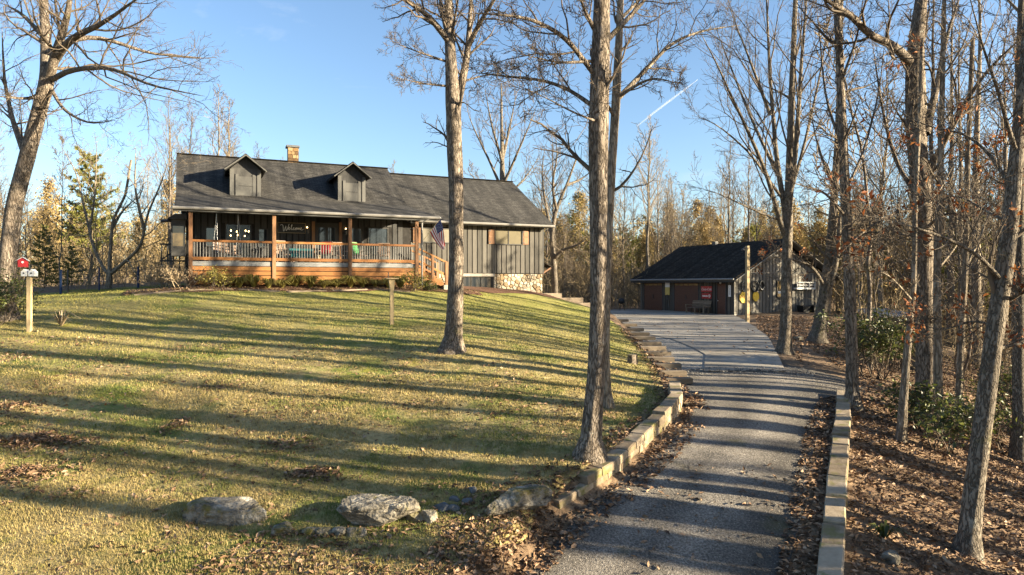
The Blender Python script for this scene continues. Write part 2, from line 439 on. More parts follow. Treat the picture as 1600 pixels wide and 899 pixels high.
mat('old_post', [(.25, (.24, .18, .10)), (.7, (.40, .31, .18))], scale=(14, 14, 2), rough=.85, bump=.3)
plain('dark_metal', (.03, .03, .032), rough=.45, spec=.5)
plain('gutter', (.17, .16, .145), rough=.5, spec=.4)
plain('trim_grey', (.085, .083, .077), rough=.8)
plain('trim_dark', (.05, .049, .047), rough=.8)
plain('white_paint', (.75, .74, .71), rough=.5)
plain('black_plastic', (.016, .017, .019), rough=.5, spec=.4)
plain('sign_red', (.33, .014, .018), rough=.35, spec=.5)
plain('sign_yellow', (.75, .48, .015), rough=.4, spec=.5)
plain('flag_red', (.42, .02, .03), rough=.85)
plain('flag_white', (.78, .77, .76), rough=.85)
plain('flag_blue', (.02, .028, .12), rough=.85)
plain('blue_paint', (.008, .025, .075), rough=.5)
plain('cloth_teal', (.012, .09, .10), rough=.9)
plain('cloth_red', (.45, .02, .03), rough=.9)
plain('cloth_green', (.07, .28, .09), rough=.9)
plain('rocker_wood', (.22, .15, .11), rough=.7)
plain('blind', (.11, .092, .055), rough=.75)
plain('blind_grey', (.15, .135, .105), rough=.8)
plain('cream_panel', (.52, .40, .12), rough=.6)
mat('garage_door', [(.3, (.06, .027, .018)), (.7, (.105, .048, .031))], scale=(6, 6, 30), detail=5, rough=.5, bump=.15, bscale=(8, 8, 60), bdist=.004)
mat('tin', [(.3, (.42, .42, .43)), (.7, (.62, .62, .63))], scale=(4, 4, 4), rough=.45, metallic=.4)
mat('shed_wood', [(.3, (.20, .17, .14)), (.7, (.33, .29, .24))], scale=(10, 10, 2), rough=.9, objrand=.3)
mat('fieldstone', [(.25, (.20, .14, .075)), (.45, (.32, .26, .18)), (.7, (.44, .39, .30))], scale=(4, 4, 4), detail=6, rough=.85, bump=.5, bdist=.03, objrand=.65)
mat('chimney_stone', [(.25, (.07, .04, .018)), (.5, (.15, .09, .038)), (.75, (.25, .175, .095))], scale=(5, 5, 5), rough=.85, bump=.5, bdist=.03, objrand=.6)
plain('mortar', (.16, .145, .12), rough=.95)


def shingle_extra(m, N, L, b, colr, add):
    # courses of small tabs: pattern of colour and fine relief only, far too small to see singly from here
    tc = N.new('ShaderNodeTexCoord')
    br = N.new('ShaderNodeTexBrick'); br.inputs['Scale'].default_value = 1.0
    br.inputs['Brick Width'].default_value = .32; br.inputs['Row Height'].default_value = .14; br.inputs['Mortar Size'].default_value = .012
    br.inputs['Color1'].default_value = (.6, .6, .6, 1); br.inputs['Color2'].default_value = (1.35, 1.35, 1.35, 1); br.inputs['Mortar'].default_value = (.2, .2, .2, 1)
    L.new(tc.outputs['UV'], br.inputs['Vector'])
    mm = N.new('ShaderNodeMix'); mm.data_type = 'RGBA'; mm.blend_type = 'MULTIPLY'; mm.inputs[0].default_value = .85
    L.new(colr, mm.inputs[6]); L.new(br.outputs['Color'], mm.inputs[7])
    # streaks running down the slope
    mp = N.new('ShaderNodeMapping'); mp.inputs['Scale'].default_value = (2.2, .18, 1)
    L.new(tc.outputs['UV'], mp.inputs[0])
    nz = N.new('ShaderNodeTexNoise'); nz.inputs['Scale'].default_value = 1; nz.inputs['Detail'].default_value = 6
    L.new(mp.outputs[0], nz.inputs['Vector'])
    mr = N.new('ShaderNodeMapRange'); mr.inputs[1].default_value = .35; mr.inputs[2].default_value = .68; mr.inputs[3].default_value = .62; mr.inputs[4].default_value = 1.3
    L.new(nz.outputs['Fac'], mr.inputs[0])
    m2 = N.new('ShaderNodeMix'); m2.data_type = 'RGBA'; m2.blend_type = 'MULTIPLY'; m2.inputs[0].default_value = 1
    L.new(mm.outputs[2], m2.inputs[6]); L.new(mr.outputs[0], m2.inputs[7])
    L.new(m2.outputs[2], b.inputs['Base Color'])
    bp = N.new('ShaderNodeBump'); bp.inputs['Strength'].default_value = .7; bp.inputs['Distance'].default_value = .015
    L.new(br.outputs['Fac'], bp.inputs['Height']); bp.invert = True
    L.new(bp.outputs[0], b.inputs['Normal'])


mat('shingles', [(.3, (.02, .0185, .017)), (.7, (.058, .054, .049))], scale=(9, 9, 9), detail=8, rough=.92, extra=shingle_extra)
mat('shingles_dark', [(.3, (.024, .020, .016)), (.7, (.05, .042, .034))], scale=(9, 9, 9), detail=8, rough=.95, spec=.05, extra=shingle_extra)


def glass_mat(name, tint=(.02, .025, .03), rough=.03, transp=.0):
    m = bpy.data.materials.new(name); m.use_nodes = True; MATS[name] = m
    N, L = m.node_tree.nodes, m.node_tree.links
    b = N['Principled BSDF']; b.inputs['Base Color'].default_value = (*tint, 1); b.inputs['Roughness'].default_value = rough
    b.inputs['Specular IOR Level'].default_value = .8
    nz = N.new('ShaderNodeTexNoise'); nz.inputs['Scale'].default_value = 1.3
    bp = N.new('ShaderNodeBump'); bp.inputs['Strength'].default_value = .04; L.new(nz.outputs['Fac'], bp.inputs['Height']); L.new(bp.outputs[0], b.inputs['Normal'])
    if transp:
        t = N.new('ShaderNodeBsdfTransparent'); ms = N.new('ShaderNodeMixShader'); ms.inputs[0].default_value = transp
        L.new(b.outputs[0], ms.inputs[1]); L.new(t.outputs[0], ms.inputs[2]); L.new(ms.outputs[0], N['Material Output'].inputs[0])
    return m


glass_mat('glass'); glass_mat('glass_clear', transp=.75); glass_mat('glass_amber', (.16, .11, .05), .08)


def bulb_mat():
    m = bpy.data.materials.new('lit_bulb'); m.use_nodes = True; MATS['lit_bulb'] = m
    b = m.node_tree.nodes['Principled BSDF']; b.inputs['Emission Color'].default_value = (1, .62, .25, 1); b.inputs['Emission Strength'].default_value = 5
    b.inputs['Base Color'].default_value = (.8, .6, .3, 1)


bulb_mat()

# ------------------------------------------------------------------ terrain
FAR = [(-70, 70, -.6), (-40, 60, -.4), (-24, 48, .2), (0, 75, -2.2), (30, 85, -2.6), (60, 70, -5), (110, 110, -4), (-110, 110, .5), (0, 150, 0.5), (70, 160, 0), (-70, 160, 1), (-110, 30, -2),
       (60, 20, -9), (110, 40, -9), (42, 15, -7.6), (25, 8, -5.6), (-42, 8, -4.2), (-42, 25, -2.2), (-20, 3, -5.0), (0, 3, -5.1), (14, 3, -5.2), (0, -25, -6.5), (-60, -25, -6.5), (60, -25, -9.5), (0, 220, 3), (110, 220, 2), (-110, 220, 3)]
LAWN = [(0, 899, 9.3), (400, 899, 9.3), (800, 899, 9.2), (0, 800, 11), (300, 800, 11), (560, 800, 11), (760, 800, 10.9), (0, 700, 13.3), (350, 700, 13.3), (650, 700, 13.3), (920, 715, 12.6),
        (0, 600, 17), (300, 600, 17.2), (600, 600, 17.4), (900, 620, 16.6), (0, 550, 20), (300, 550, 20.2), (705, 550, 20.4), (890, 560, 20.5), (950, 640, 15.9), (0, 510, 23), (45, 520, 22.3),
        (300, 500, 24.2), (612, 508, 24), (840, 510, 26.5), (0, 480, 27), (95, 462, 32), (155, 456, 34), (215, 453, 35), (300, 450, 30.2), (300, 460, 28.6), (450, 450, 31.9), (450, 461, 30.2), (640, 452, 34.2), (640, 466, 31.4),
        (750, 454, 37.6), (850, 459, 40.2), (915, 480, 38), (880, 472, 41), (800, 480, 34), (960, 498, 43), (1000, 530, 29.2), (1040, 575, 21.4), (985, 560, 22.6), (1045, 610, 18), (1010, 660, 14.6), (940, 725, 12.1)]
DRIVE = [(840, 899, 9.87), (1050, 899, 9.87), (1280, 899, 9.87), (930, 800, 11.3), (1100, 800, 11.3), (1285, 800, 11.3), (985, 700, 13.8), (1140, 700, 13.8), (1290, 700, 13.8), (1070, 620, 18), (1190, 620, 18), (1310, 620, 18),
         (1100, 583, 21.2), (1228, 583, 21.2), (1320, 600, 20.2), (1100, 556, 24.2), (1216, 556, 24.2), (1050, 532, 29.2), (1203, 532, 29.2), (1005, 522, 32.1), (1192, 522, 32.1), (985, 513, 35.3), (1180, 513, 35.3),
         (962, 500, 42), (1160, 500, 42), (1147, 494, 46), (1000, 485.2, 55.9), (950, 488, 52), (900, 486, 55), (1297, 490, 49.7), (1225, 552, 25), (1278, 532, 28), (1330, 500, 44), (1360, 560, 26), (1332, 640, 17.5),
         (1400, 525, 45), (1447, 650, 18), (1410, 690, 15.5), (1510, 865, 11), (1330, 899, 9.9), (1600, 899, 10.6), (1500, 570, 30), (1600, 640, 24), (1600, 720, 17), (1400, 780, 12.6), (1450, 740, 14)]


def rbf(points):
    P = np.array(points); X = P[:, :2]; n = len(P)

    def K(A, B):
        r = np.sqrt(((A[:, None] - B[None]) ** 2).sum(-1)) + 1e-9
        return r * r * np.log(r)
    A = np.zeros((n + 3, n + 3)); A[:n, :n] = K(X, X) + np.eye(n) * 2.0
    A[:n, n] = 1; A[:n, n + 1:] = X; A[n, :n] = 1; A[n + 1:, :n] = X.T
    w = np.linalg.solve(A, np.r_[P[:, 2], 0, 0, 0])

    def f(x, y):
        x = np.asarray(x, float); y = np.asarray(y, float); sh = np.broadcast(x, y).shape
        Q = np.stack([np.broadcast_to(x, sh).ravel(), np.broadcast_to(y, sh).ravel()], 1)
        out = np.concatenate([K(q, X) @ w[:n] + w[n] + q @ w[n + 1:] for q in np.array_split(Q, max(1, len(Q) // 20000))])
        return out.reshape(sh)
    return f


HLf = rbf([tuple(at(*p)) for p in LAWN] + FAR)
HDf = rbf([tuple(at(*p)) for p in DRIVE] + FAR)
# line of the retaining wall and the timber edging: x of the drive's left edge as a function of y
WX = np.array([(-1.2, 4), (-.6, 8.8), (.55, 10.9), (.83, 11.4), (1.95, 12.45), (2.71, 13.7), (3.56, 15.2), (4.08, 16.3), (4.45, 18.0), (4.72, 20), (5.0, 22), (5.15, 24), (5.3, 27), (5.6, 32), (6.2, 41), (7.0, 52), (7.2, 60), (7.2, 300)])


def wall_x(y):
    return np.interp(y, WX[:, 1], WX[:, 0])


def H(x, y):
    x = np.asarray(x, float); y = np.asarray(y, float)
    s = np.clip((wall_x(y) - x) / .35 + .1, 0, 1)
    s = np.where(y > 48, np.clip((wall_x(y) - x) / 4 + .1, 0, 1), s)
    hl, hd = HLf(x, y), HDf(x, y)
    near = np.clip((y - 8) / 4, 0, 1)
    hb = hd + s * (hl - hd)
    b = (fbm(x * .9, y * .9, 3) - .5) * .10 * np.clip(np.abs(x - 7) / 3 - .6, 0, 1)
    return hb + b


def Hs(x, y):
    return float(H(np.array([x]), np.array([y]))[0])


def ground_sheet(name, xs, ys, m, dz=0., kind='structure', parent=None):
    Xg, Yg = np.meshgrid(xs, ys) if xs.ndim == 1 else (xs, ys)
    Z = H(Xg, Yg) + dz
    if name == 'ground': Z = Z - .16 * under(Xg, Yg)
    ny, nx = Xg.shape
    V = np.stack([Xg, Yg, Z], -1).reshape(-1, 3)
    i = np.arange(ny * nx).reshape(ny, nx)
    Q = np.stack([i[:-1, :-1], i[:-1, 1:], i[1:, 1:], i[1:, :-1]], -1).reshape(-1, 4)
    me = rawmesh(name, V, Q, smooth=True)
    if name == 'gravel_driveway':
        uv = me.uv_layers.new(name='UVMap'); t_ = np.tile(np.linspace(0, 1, nx), ny); li = np.empty(len(me.loops), int); me.loops.foreach_get('vertex_index', li)
        uv.data.foreach_set('uv', np.stack([t_[li], V[li, 1] * .1], 1).ravel())
    o = link(name, me, m, parent, fixn=False)
    if kind: o['kind'] = kind
    return o


def ribbon(name, rows, m, dz, nx=24, step=.25, kind='structure'):
    """sheet between a left and a right edge given as (y, xl, xr) rows"""
    rows = np.array(rows); ys = np.arange(rows[0, 0], rows[-1, 0] + step * .5, step)
    xl = np.interp(ys, rows[:, 0], rows[:, 1]); xr = np.interp(ys, rows[:, 0], rows[:, 2])
    t = np.linspace(0, 1, nx)
    X = xl[:, None] * (1 - t) + xr[:, None] * t
    return ground_sheet(name, X, np.repeat(ys[:, None], nx, 1), m, dz, kind)


def grade(lo, hi, dense_lo, dense_hi, fine, ratio=1.12):
    a = list(np.arange(dense_lo, dense_hi, fine)); s = fine; x = dense_hi
    while x < hi:
        a.append(x); s *= ratio; x += s
    a.append(hi); s = fine; x = dense_lo - fine; b = []
    while x > lo:
        b.append(x); s *= ratio; x -= s
    b.append(lo)
    return np.array(b[::-1] + a)


def under(x, y):
    """how far inside the lawn, drive or apron sheets a point lies (0..1)"""
    lr = np.interp(y, [a for a, _ in LAWN_R], [b for _, b in LAWN_R]); a = np.clip(np.minimum((lr - x), (x + 26)) / .5, 0, 1) * np.clip((y - 5.5) / .5, 0, 1) * np.clip((40 - y) / 2, 0, 1)
    g = np.array(GRAVEL); b = np.clip(np.minimum(x - np.interp(y, g[:, 0], g[:, 1]), np.interp(y, g[:, 0], g[:, 2]) - x) / .5, 0, 1) * np.clip((y - 4.5) / .5, 0, 1) * np.clip((30 - y) / 1, 0, 1)
    g = np.array(CONC); c = np.clip(np.minimum(x - np.interp(y, g[:, 0], g[:, 1]), np.interp(y, g[:, 0], g[:, 2]) - x) / .5, 0, 1) * np.clip((y - 21.5) / .5, 0, 1) * np.clip((57 - y) / 1, 0, 1)
    return np.maximum(np.maximum(a, b), c)


LAWN_R = [(5, -2.2), (8.6, -1.0), (9.6, -.6), (10.4, .2), (11.2, .5), (12.45, 1.6), (13.7, 2.35), (15.2, 3.2), (16.3, 3.7), (18, 4.0), (20, 4.3), (24, 4.75), (27, 4.9), (32, 5.2), (38, 4.6), (41, 3.0)]
GRAVEL = [(4, -2.6, 2.6), (8.6, -.9, 3.5), (9.9, .3, 4.0), (11.3, 1.1, 4.8), (12.45, 2.05, 5.4), (13.8, 2.9, 6.1), (15.2, 3.65, 6.9), (16.3, 4.15, 7.6), (18, 4.5, 8.75), (18.6, 4.6, 9.4), (20, 4.75, 10.3), (21.4, 4.95, 10.2), (22.4, 5.05, 9.2), (24.5, 5.2, 7.2), (27, 5.35, 7.0), (31, 5.55, 6.6)]
CONC = [(21.2, 5.96, 8.5), (24.2, 6.85, 9.43), (26.1, 6.85, 10.0), (29.2, 6.84, 11.0), (32.1, 6.17, 11.8), (35.3, 6.1, 12.6), (42, 6.4, 14.2), (45.9, 6.6, 14.95), (47, 6.7, 14.6), (56.5, 7.2, 10.4), (58, 7.2, 10.0)]
tag(ground_sheet('ground', grade(-400, 400, -22, 26, .35), grade(-60, 600, 4, 56, .35), 'litter_ground'), 'brown leaf-covered woodland ground around the house and garage')
lawn_rows = [(y, -27 if y < 34 else -27 + (y - 34) * 1.2, x) for y, x in LAWN_R]
tag(ribbon('lawn', lawn_rows, 'turf', .02, nx=110, step=.3), 'patchy straw and green winter lawn sloping down from the house')
tag(ribbon('gravel_driveway', GRAVEL, 'gravel', .012, nx=40, step=.2), 'grey gravel driveway climbing between the block edgings')
tag(ribbon('gravel_patch', [(21.6, 5.0, 6.3), (24.2, 5.2, 6.95), (26.1, 5.3, 6.95), (29.2, 5.5, 6.94), (32.1, 5.65, 6.3), (34, 5.8, 6.2)], 'pale_gravel', .03, nx=14, step=.25), 'pale gravel wedge between the timber edging and the concrete apron')
co = ribbon('concrete_apron', CONC, 'concrete', .05, nx=30, step=.3)
tag(co, 'pale concrete apron sloping down from the garage doors')
# bed in front of the house, and the bare earth path to its right
h_d2 = np.array([-.41025806, .91196948]); h_d1 = np.array([.91196948, .41025806]); h_o = np.array([48 / F * 40.6, 40.6])
HROT = math.atan2(h_d1[1], h_d1[0])


def hw(x, y):
    return h_o + h_d1 * x + h_d2 * y


def house_strip(name, x0, x1, y0f, y1, m, dz, nx=90, ny=10):
    xs = np.linspace(x0, x1, nx); t = np.linspace(0, 1, ny)
    y0 = np.array([y0f(x) for x in xs])
    LX = np.repeat(xs[None], ny, 0); LY = y0[None] * (1 - t[:, None]) + y1 * t[:, None]
    X = h_o[0] + h_d1[0] * LX + h_d2[0] * LY; Y = h_o[1] + h_d1[1] * LX + h_d2[1] * LY
    return ground_sheet(name, X, Y, m, dz)


tag(house_strip('mulch_bed', -21.5, -5.0, lambda x: -4.1 + .35 * math.sin(x * 1.1) + (.9 if x > -9 else 0), -1.2, 'mulch', .045), 'red-brown mulch and leaf bed along the porch')
tag(house_strip('earth_path', -6.5, 3.6, lambda x: -2.0 - .25 * math.sin(x * .8) - .12 * max(x, 0) ** 1.2, -.02, 'mulch', .035), 'bare brown earth strip at the foot of the stone wall')

# ------------------------------------------------------------------ the house (local x to the right along the front, y into the house, z up, camera height = 0)
def set_uv(o, ax, k):
    me = o.data; uv = me.uv_layers.new(name='UVMap')
    co = np.empty(len(me.vertices) * 3); me.vertices.foreach_get('co', co); co = co.reshape(-1, 3)
    li = np.empty(len(me.loops), int); me.loops.foreach_get('vertex_index', li)
    uv.data.foreach_set('uv', np.stack([co[li, ax], co[li, 2] * k], 1).ravel())


def slab(m, P, n, th):
    """thick sheet: polygon P (3D, planar), thickness th along -n"""
    P = [np.array(p, float) for p in P]; n = np.array(n, float); n /= np.linalg.norm(n); k = len(P)
    m.add(P + [p - n * th for p in P], [tuple(range(k)), tuple(range(2 * k - 1, k - 1, -1))] + [(i, i + k, (i + 1) % k + k, (i + 1) % k) for i in range(k)])


house = thing('house', 'long dark board-sided house with grey shingle roof, two dormers and a wide cedar porch', 'house', (h_o[0], h_o[1], 0), HROT)
board_mesh = {}


def boards(parent, x0, x1, y, segs_of, m, pitch=.30, w=.245, th=.028, axis='x', name='siding_board'):
    """vertical boards, each its own piece; segs_of(centre) -> list of (z0, z1)"""
    n = int((x1 - x0) / pitch); pitch = (x1 - x0) / n
    for i in range(n):
        c = x0 + (i + .5) * pitch
        for z0, z1 in segs_of(c):
            key = (round(z1 - z0, 2), m, axis, w)
            if key not in board_mesh:
                b = MB()
                if axis == 'x': b.box(-w / 2, w / 2, -th, 0, 0, z1 - z0)
                else: b.box(-th, 0, -w / 2, w / 2, 0, z1 - z0)
                o = b.build(name, m, parent); board_mesh[key] = o.data
            else:
                o = inst(name, board_mesh[key], parent)
            o.location = (c, y, z0) if axis == 'x' else (y, c, z0)


# carcass walls
MB().box(-8.25, -.02, .0, .3, .62, 3.62).build('front_wall', 'recess', house)
MB().box(-.32, -.02, .31, 9.7, -.9, 3.9).build('side_wall', 'siding', house)
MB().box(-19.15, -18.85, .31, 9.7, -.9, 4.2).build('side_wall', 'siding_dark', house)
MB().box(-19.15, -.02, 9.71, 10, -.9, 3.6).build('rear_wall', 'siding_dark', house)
for xg, zt in ((-.17, 6.6), (-19.0, 6.9)):
    MB().prism([(-.1, 3.7), (10.1, 3.7), (5, zt)], 'x', xg - .1, xg + .1).build('gable_wall', 'siding', house)
# porch back wall with a real opening for the big window, rooms behind it
pw = MB()
for x0, x1, z0, z1 in ((-19.15, -17.42, .6, 3.9), (-16.2, -10.42, .6, 3.9), (-9.3, -8.25, .6, 3.9), (-17.42, -16.2, .6, 1.35), (-17.42, -16.2, 3.0, 3.9), (-10.42, -9.3, .6, 1.6), (-10.42, -9.3, 3.06, 3.9)):
    pw.box(x0, x1, 0, .2, z0, z1)
pw.build('porch_wall', 'recess', house)
MB().box(-19, -8.3, 4.0, 4.1, .7, 3.9).build('inner_wall', 'trim_dark', house)
MB().box(-18.84, -.33, .31, 9.7, 3.62, 3.7).build('ceiling', 'trim_dark', house)
MB().box(-18.84, -.33, .31, 9.7, .7, .8).build('floor', 'trim_dark', house)


def win_cut(c, lo=.66, hi=3.42):
    if -3.5 < c < -.92 or -7.95 < c < -5.2:
        return [(lo, 2.32), (3.22, hi)]
    return [(lo, hi)]


boards(house, -8.1, .03, -.003, win_cut, 'siding')
MB().box(-.0, .06, -.04, .4, .64, 3.5).build('corner_board', 'trim_dark', house)
boards(house, -19.1, -8.5, -.003, lambda c: [(1.06, 1.33), (3.03, 3.5)] if -17.6 < c < -16.1 else ([(1.06, 1.56), (3.09, 3.5)] if -10.6 < c < -9.15 else ([] if -13.15 < c < -11.9 else [(1.06, 3.5)])), 'siding_dark')  # porch shade is put into these boards' colour by the darker siding


def window(parent, x0, x1, z0, z1, y, m='glass', n=2, fm='trim_dark', d=.05, fw=.055, rows=1, name='window'):
    f = MB()
    f.box(x0 - fw, x0, y - d, y + .02, z0 - fw, z1 + fw); f.box(x1, x1 + fw, y - d, y + .02, z0 - fw, z1 + fw)
    f.box(x0, x1, y - d, y + .02, z1, z1 + fw); f.box(x0, x1, y - d - .03, y + .02, z0 - fw, z0)
    fo = f.build(name, fm, parent)
    for i in range(n):
        a = x0 + (x1 - x0) * i / n; b = x0 + (x1 - x0) * (i + 1) / n
        if i: MB().box(a - .02, a + .02, y - d * .8, y + .01, z0, z1).build('mullion', fm, fo)
        for r in range(rows):
            za = z0 + (z1 - z0) * r / rows; zb = z0 + (z1 - z0) * (r + 1) / rows
            if r and i == 0: MB().box(x0, x1, y - d * .6, y + .005, za - .018, za + .018).build('glazing_bar', fm, fo)
            MB().box(a + (.02 if i else 0), b - (.02 if i < n - 1 else 0), y - .012, y - .004, za + (.018 if r else 0), zb - (.018 if r < rows - 1 else 0)).build('pane', m, fo)
    return fo


def shutter(x0, x1, z0, z1):
    s = MB()
    s.box(x0, x1, -.075, -.03, z0, z1)
    o = s.build('shutter', 'cedar_post', house)
    hh = (z1 - z0) / 2
    for k in range(2):
        MB().box(x0 + .06, x1 - .06, -.09, -.0755, z0 + .06 + k * hh, z0 + hh - .03 + k * hh).build('panel', 'cedar_post', o)
    for z in (z0 + .1, z1 - .1):
        MB().box(x0 - .03, x0 + .12, -.105, -.0905, z - .02, z + .02).build('hinge', 'dark_metal', o)


window(house, -3.08, -1.40, 2.36, 3.14, -.02, 'blind', 2, 'trim_dark')
shutter(-3.49, -3.14, 2.34, 3.18); shutter(-1.33, -.96, 2.34, 3.18)
window(house, -7.42, -5.65, 2.36, 3.1, -.02, 'blind_grey', 2, 'trim_grey', rows=1)
shutter(-7.95, -7.52, 2.28, 3.15); shutter(-5.58, -5.22, 2.28, 3.15)
# porch windows and door
wa = window(house, -17.36, -16.26, 1.4, 2.95, .02, 'glass_clear', 2, 'trim_dark', rows=2)
window(house, -18.25, -17.85, 1.9, 2.75, -.03, 'glass', 1, 'trim_dark')
window(house, -15.85, -15.5, 1.9, 2.75, -.03, 'glass', 1, 'trim_dark')
window(house, -10.36, -9.36, 1.65, 3.0, .02, 'glass', 1, 'trim_dark')
window(house, -11.35, -10.8, 1.65, 2.95, -.03, 'glass', 1, 'trim_dark')
door = MB().box(-13.12, -11.95, -.06, -.002, 1.06, 3.2).build('front_door', 'trim_dark', house)
for a in (-12.98, -12.5):
    MB().box(a, a + .36, -.075, -.0605, 1.9, 2.95).build('pane', 'glass', door)
MB().tube([(-12.56, -.065, 1.95), (-12.56, -.11, 1.95), (-12.56, -.11, 2.1), (-12.56, -.065, 2.1)], .012, 6).build('handle', 'tin', door)
MB().box(-11.93, -11.78, -.09, -.035, 1.06, 3.25).build('door_casing', 'cedar_post', house)
MB().box(-13.3, -13.15, -.09, -.035, 1.06, 3.25).build('door_casing', 'cedar_post', house)
# stone base with basement window
MB().box(-6.9, -5.22, .05, .3, -1.2, .62).build('stone_backing', 'mortar', house)
MB().box(-3.18, -.02, .05, .3, -1.3, .62).build('stone_backing', 'mortar', house)
MB().box(-5.22, -3.18, .05, .3, -1.3, -.32).build('stone_backing', 'mortar', house)
MB().box(-5.3, -3.1, -.07, .28, .47, .63).build('lintel', 'concrete', house)
bw = window(house, -5.1, -3.28, -.25, .42, .08, 'glass', 3, 'trim_dark', d=.06)
MB().box(-8.2, -6.9, .02, .3, -.8, .62).build('stone_backing', 'trim_dark', house)


def stones(x0, x1, z0, z1, y, n, seed, parent, m='fieldstone', flip=None):
    rg = random.Random(seed); pts = []
    for _ in range(n * 30):
        p = (rg.uniform(x0, x1), rg.uniform(z0, z1))
        if all(math.hypot(p[0] - q[0], (p[1] - q[1]) * 1.15) > .78 * math.sqrt((x1 - x0) * (z1 - z0) / n) for q in pts):
            pts.append(p)
    for p in pts:
        poly = [(x0, z0), (x1, z0), (x1, z1), (x0, z1)]
        for q in pts:
            if q is p: continue
            mx, mz = (p[0] + q[0]) / 2, (p[1] + q[1]) / 2; nx, nz = q[0] - p[0], q[1] - p[1]; out = []
            for i in range(len(poly)):
                a, b = poly[i], poly[(i + 1) % len(poly)]
                da = (a[0] - mx) * nx + (a[1] - mz) * nz; db = (b[0] - mx) * nx + (b[1] - mz) * nz
                if da <= 0: out.append(a)
                if da * db < 0:
                    t = da / (da - db); out.append((a[0] + (b[0] - a[0]) * t, a[1] + (b[1] - a[1]) * t))
            poly = out
            if len(poly) < 3: break
        if len(poly) < 3: continue
        c = (sum(a[0] for a in poly) / len(poly), sum(a[1] for a in poly) / len(poly))
        g = .016; proud = rg.uniform(.03, .075)

        def sh(a, s):
            d = math.hypot(a[0] - c[0], a[1] - c[1]) + 1e-6; k = max(.2, (d - s) / d)
            return (c[0] + (a[0] - c[0]) * k, c[1] + (a[1] - c[1]) * k)
        A = [sh(a, g) for a in poly]; B = [sh(a, g + .035) for a in poly]; k = len(poly)
        V = [(a[0], y, a[1]) for a in A] + [(a[0], y - proud * .6, a[1]) for a in A] + [(a[0], y - proud, a[1]) for a in B]
        mb = MB(); mb.add(V, [(i, (i + 1) % k, k + (i + 1) % k, k + i) for i in range(k)] + [(k + i, k + (i + 1) % k, 2 * k + (i + 1) % k, 2 * k + i) for i in range(k)] + [tuple(2 * k + i for i in range(k))])
        mb.build('stone', m, parent)


stones(-3.16, -.02, -.75, .62, .05, 70, 3, house)
stones(-6.85, -5.24, -.6, .62, .05, 26, 4, house)
MB().tube([(-.9 + .13 * math.cos(a), -.06, .42 + .16 * math.sin(a)) for a in np.linspace(0, 6.28, 14)], .014, 5).build('wall_ring', 'dark_metal', house)
MB().tube([(-.68 + .13 * math.cos(a), -.06, .42 + .16 * math.sin(a)) for a in np.linspace(0, 6.28, 14)], .014, 5).build('wall_ring', 'dark_metal', house)

# porch
MB().box(-19.0, -8.35, -2.46, -.01, .98, 1.05).build('deck', 'deck_edge', house)
MB().box(-19.0, -8.35, -2.52, -2.465, .86, 1.06).build('deck_fascia', 'deck_edge', house)
PX = [-18.9, -15.36, -11.84, -8.47]
for x in PX:
    p = MB().box(x - .08, x + .08, -2.60, -2.44, -.05, 3.24).build('porch_post', 'cedar_post', house)
bal = None
for a, b_ in zip(PX[:-1], PX[1:]):
    MB().box(a + .08, b_ - .08, -2.575, -2.455, 1.93, 2.03).build('top_rail', 'cedar', house)
    MB().box(a + .08, b_ - .08, -2.56, -2.47, 1.11, 1.25).build('bottom_rail', 'cedar', house)
    n = 27
    for i in range(n):
        x = a + .08 + (b_ - a - .16) * (i + .5) / n
        if bal is None:
            o = MB().box(-.016, .016, -.016, .016, 0, .678).build('baluster', 'gutter', house); bal = o.data
        else:
            o = inst('baluster', bal, house)
        o.location = (x, -2.515, 1.251)
    for k in range(4):
        z0 = .0 + k * .217
        MB().box(a + .08, b_ - .08, -2.545 + .004 * (k % 2), -2.50, z0, z0 + .183).build('skirt_board', 'cedar', house)
    MB().box(a + .08, b_ - .08, -2.49, -2.47, 0, .85).build('skirt_backing', 'recess', house)
MB().box(-19.0, -8.3, -2.6, -2.44, 3.25, 3.42).build('porch_beam', 'trim_dark', house)
MB().box(-19.0, -8.3, -2.43, -.01, 3.50, 3.56).build('porch_ceiling', 'trim_dark', house)
# side porch rail and the glazed box at the left end
for z in (1.15, 1.95):
    MB().box(-20.3, -19.1, .6, .68, z - .04, z + .04).build('side_rail', 'trim_dark', house)
for i in range(5):
    MB().box(-20.25 + i * .26, -20.19 + i * .26, .62, .66, .4, 1.95).build('side_baluster', 'trim_dark', house)
MB().bar((-20.25, .7, 1.2), (-19.2, .7, 1.95), .05, .06).build('side_brace', 'trim_dark', house)
bay = MB().box(-19.75, -19.16, -.75, .2, 1.35, 1.8).build('bay_window', 'trim_dark', house)
MB().box(-19.75, -19.16, -.75, .2, 2.75, 3.05).build('bay_head', 'trim_dark', house)
MB().prism([(-19.9, 3.05), (-19.1, 3.05), (-19.1, 3.3), (-19.6, 3.3)], 'y', -.9, .3).build('bay_roof', 'blue_paint' if False else 'trim_dark', house)
for x in (-19.75, -19.22):
    MB().box(x, x + .06, -.75, -.69, 1.8, 2.75).build('bay_post', 'trim_dark', house)
MB().box(-19.69, -19.22, -.73, -.72, 1.8, 2.75).build('pane', 'glass_amber', house)
MB().tube([(-19.2, -.4, 2.95), (-19.9, -.5, 3.0), (-20.2, -.5, 2.95)], .07, 8).build('vent_pipe', 'dark_metal', house)

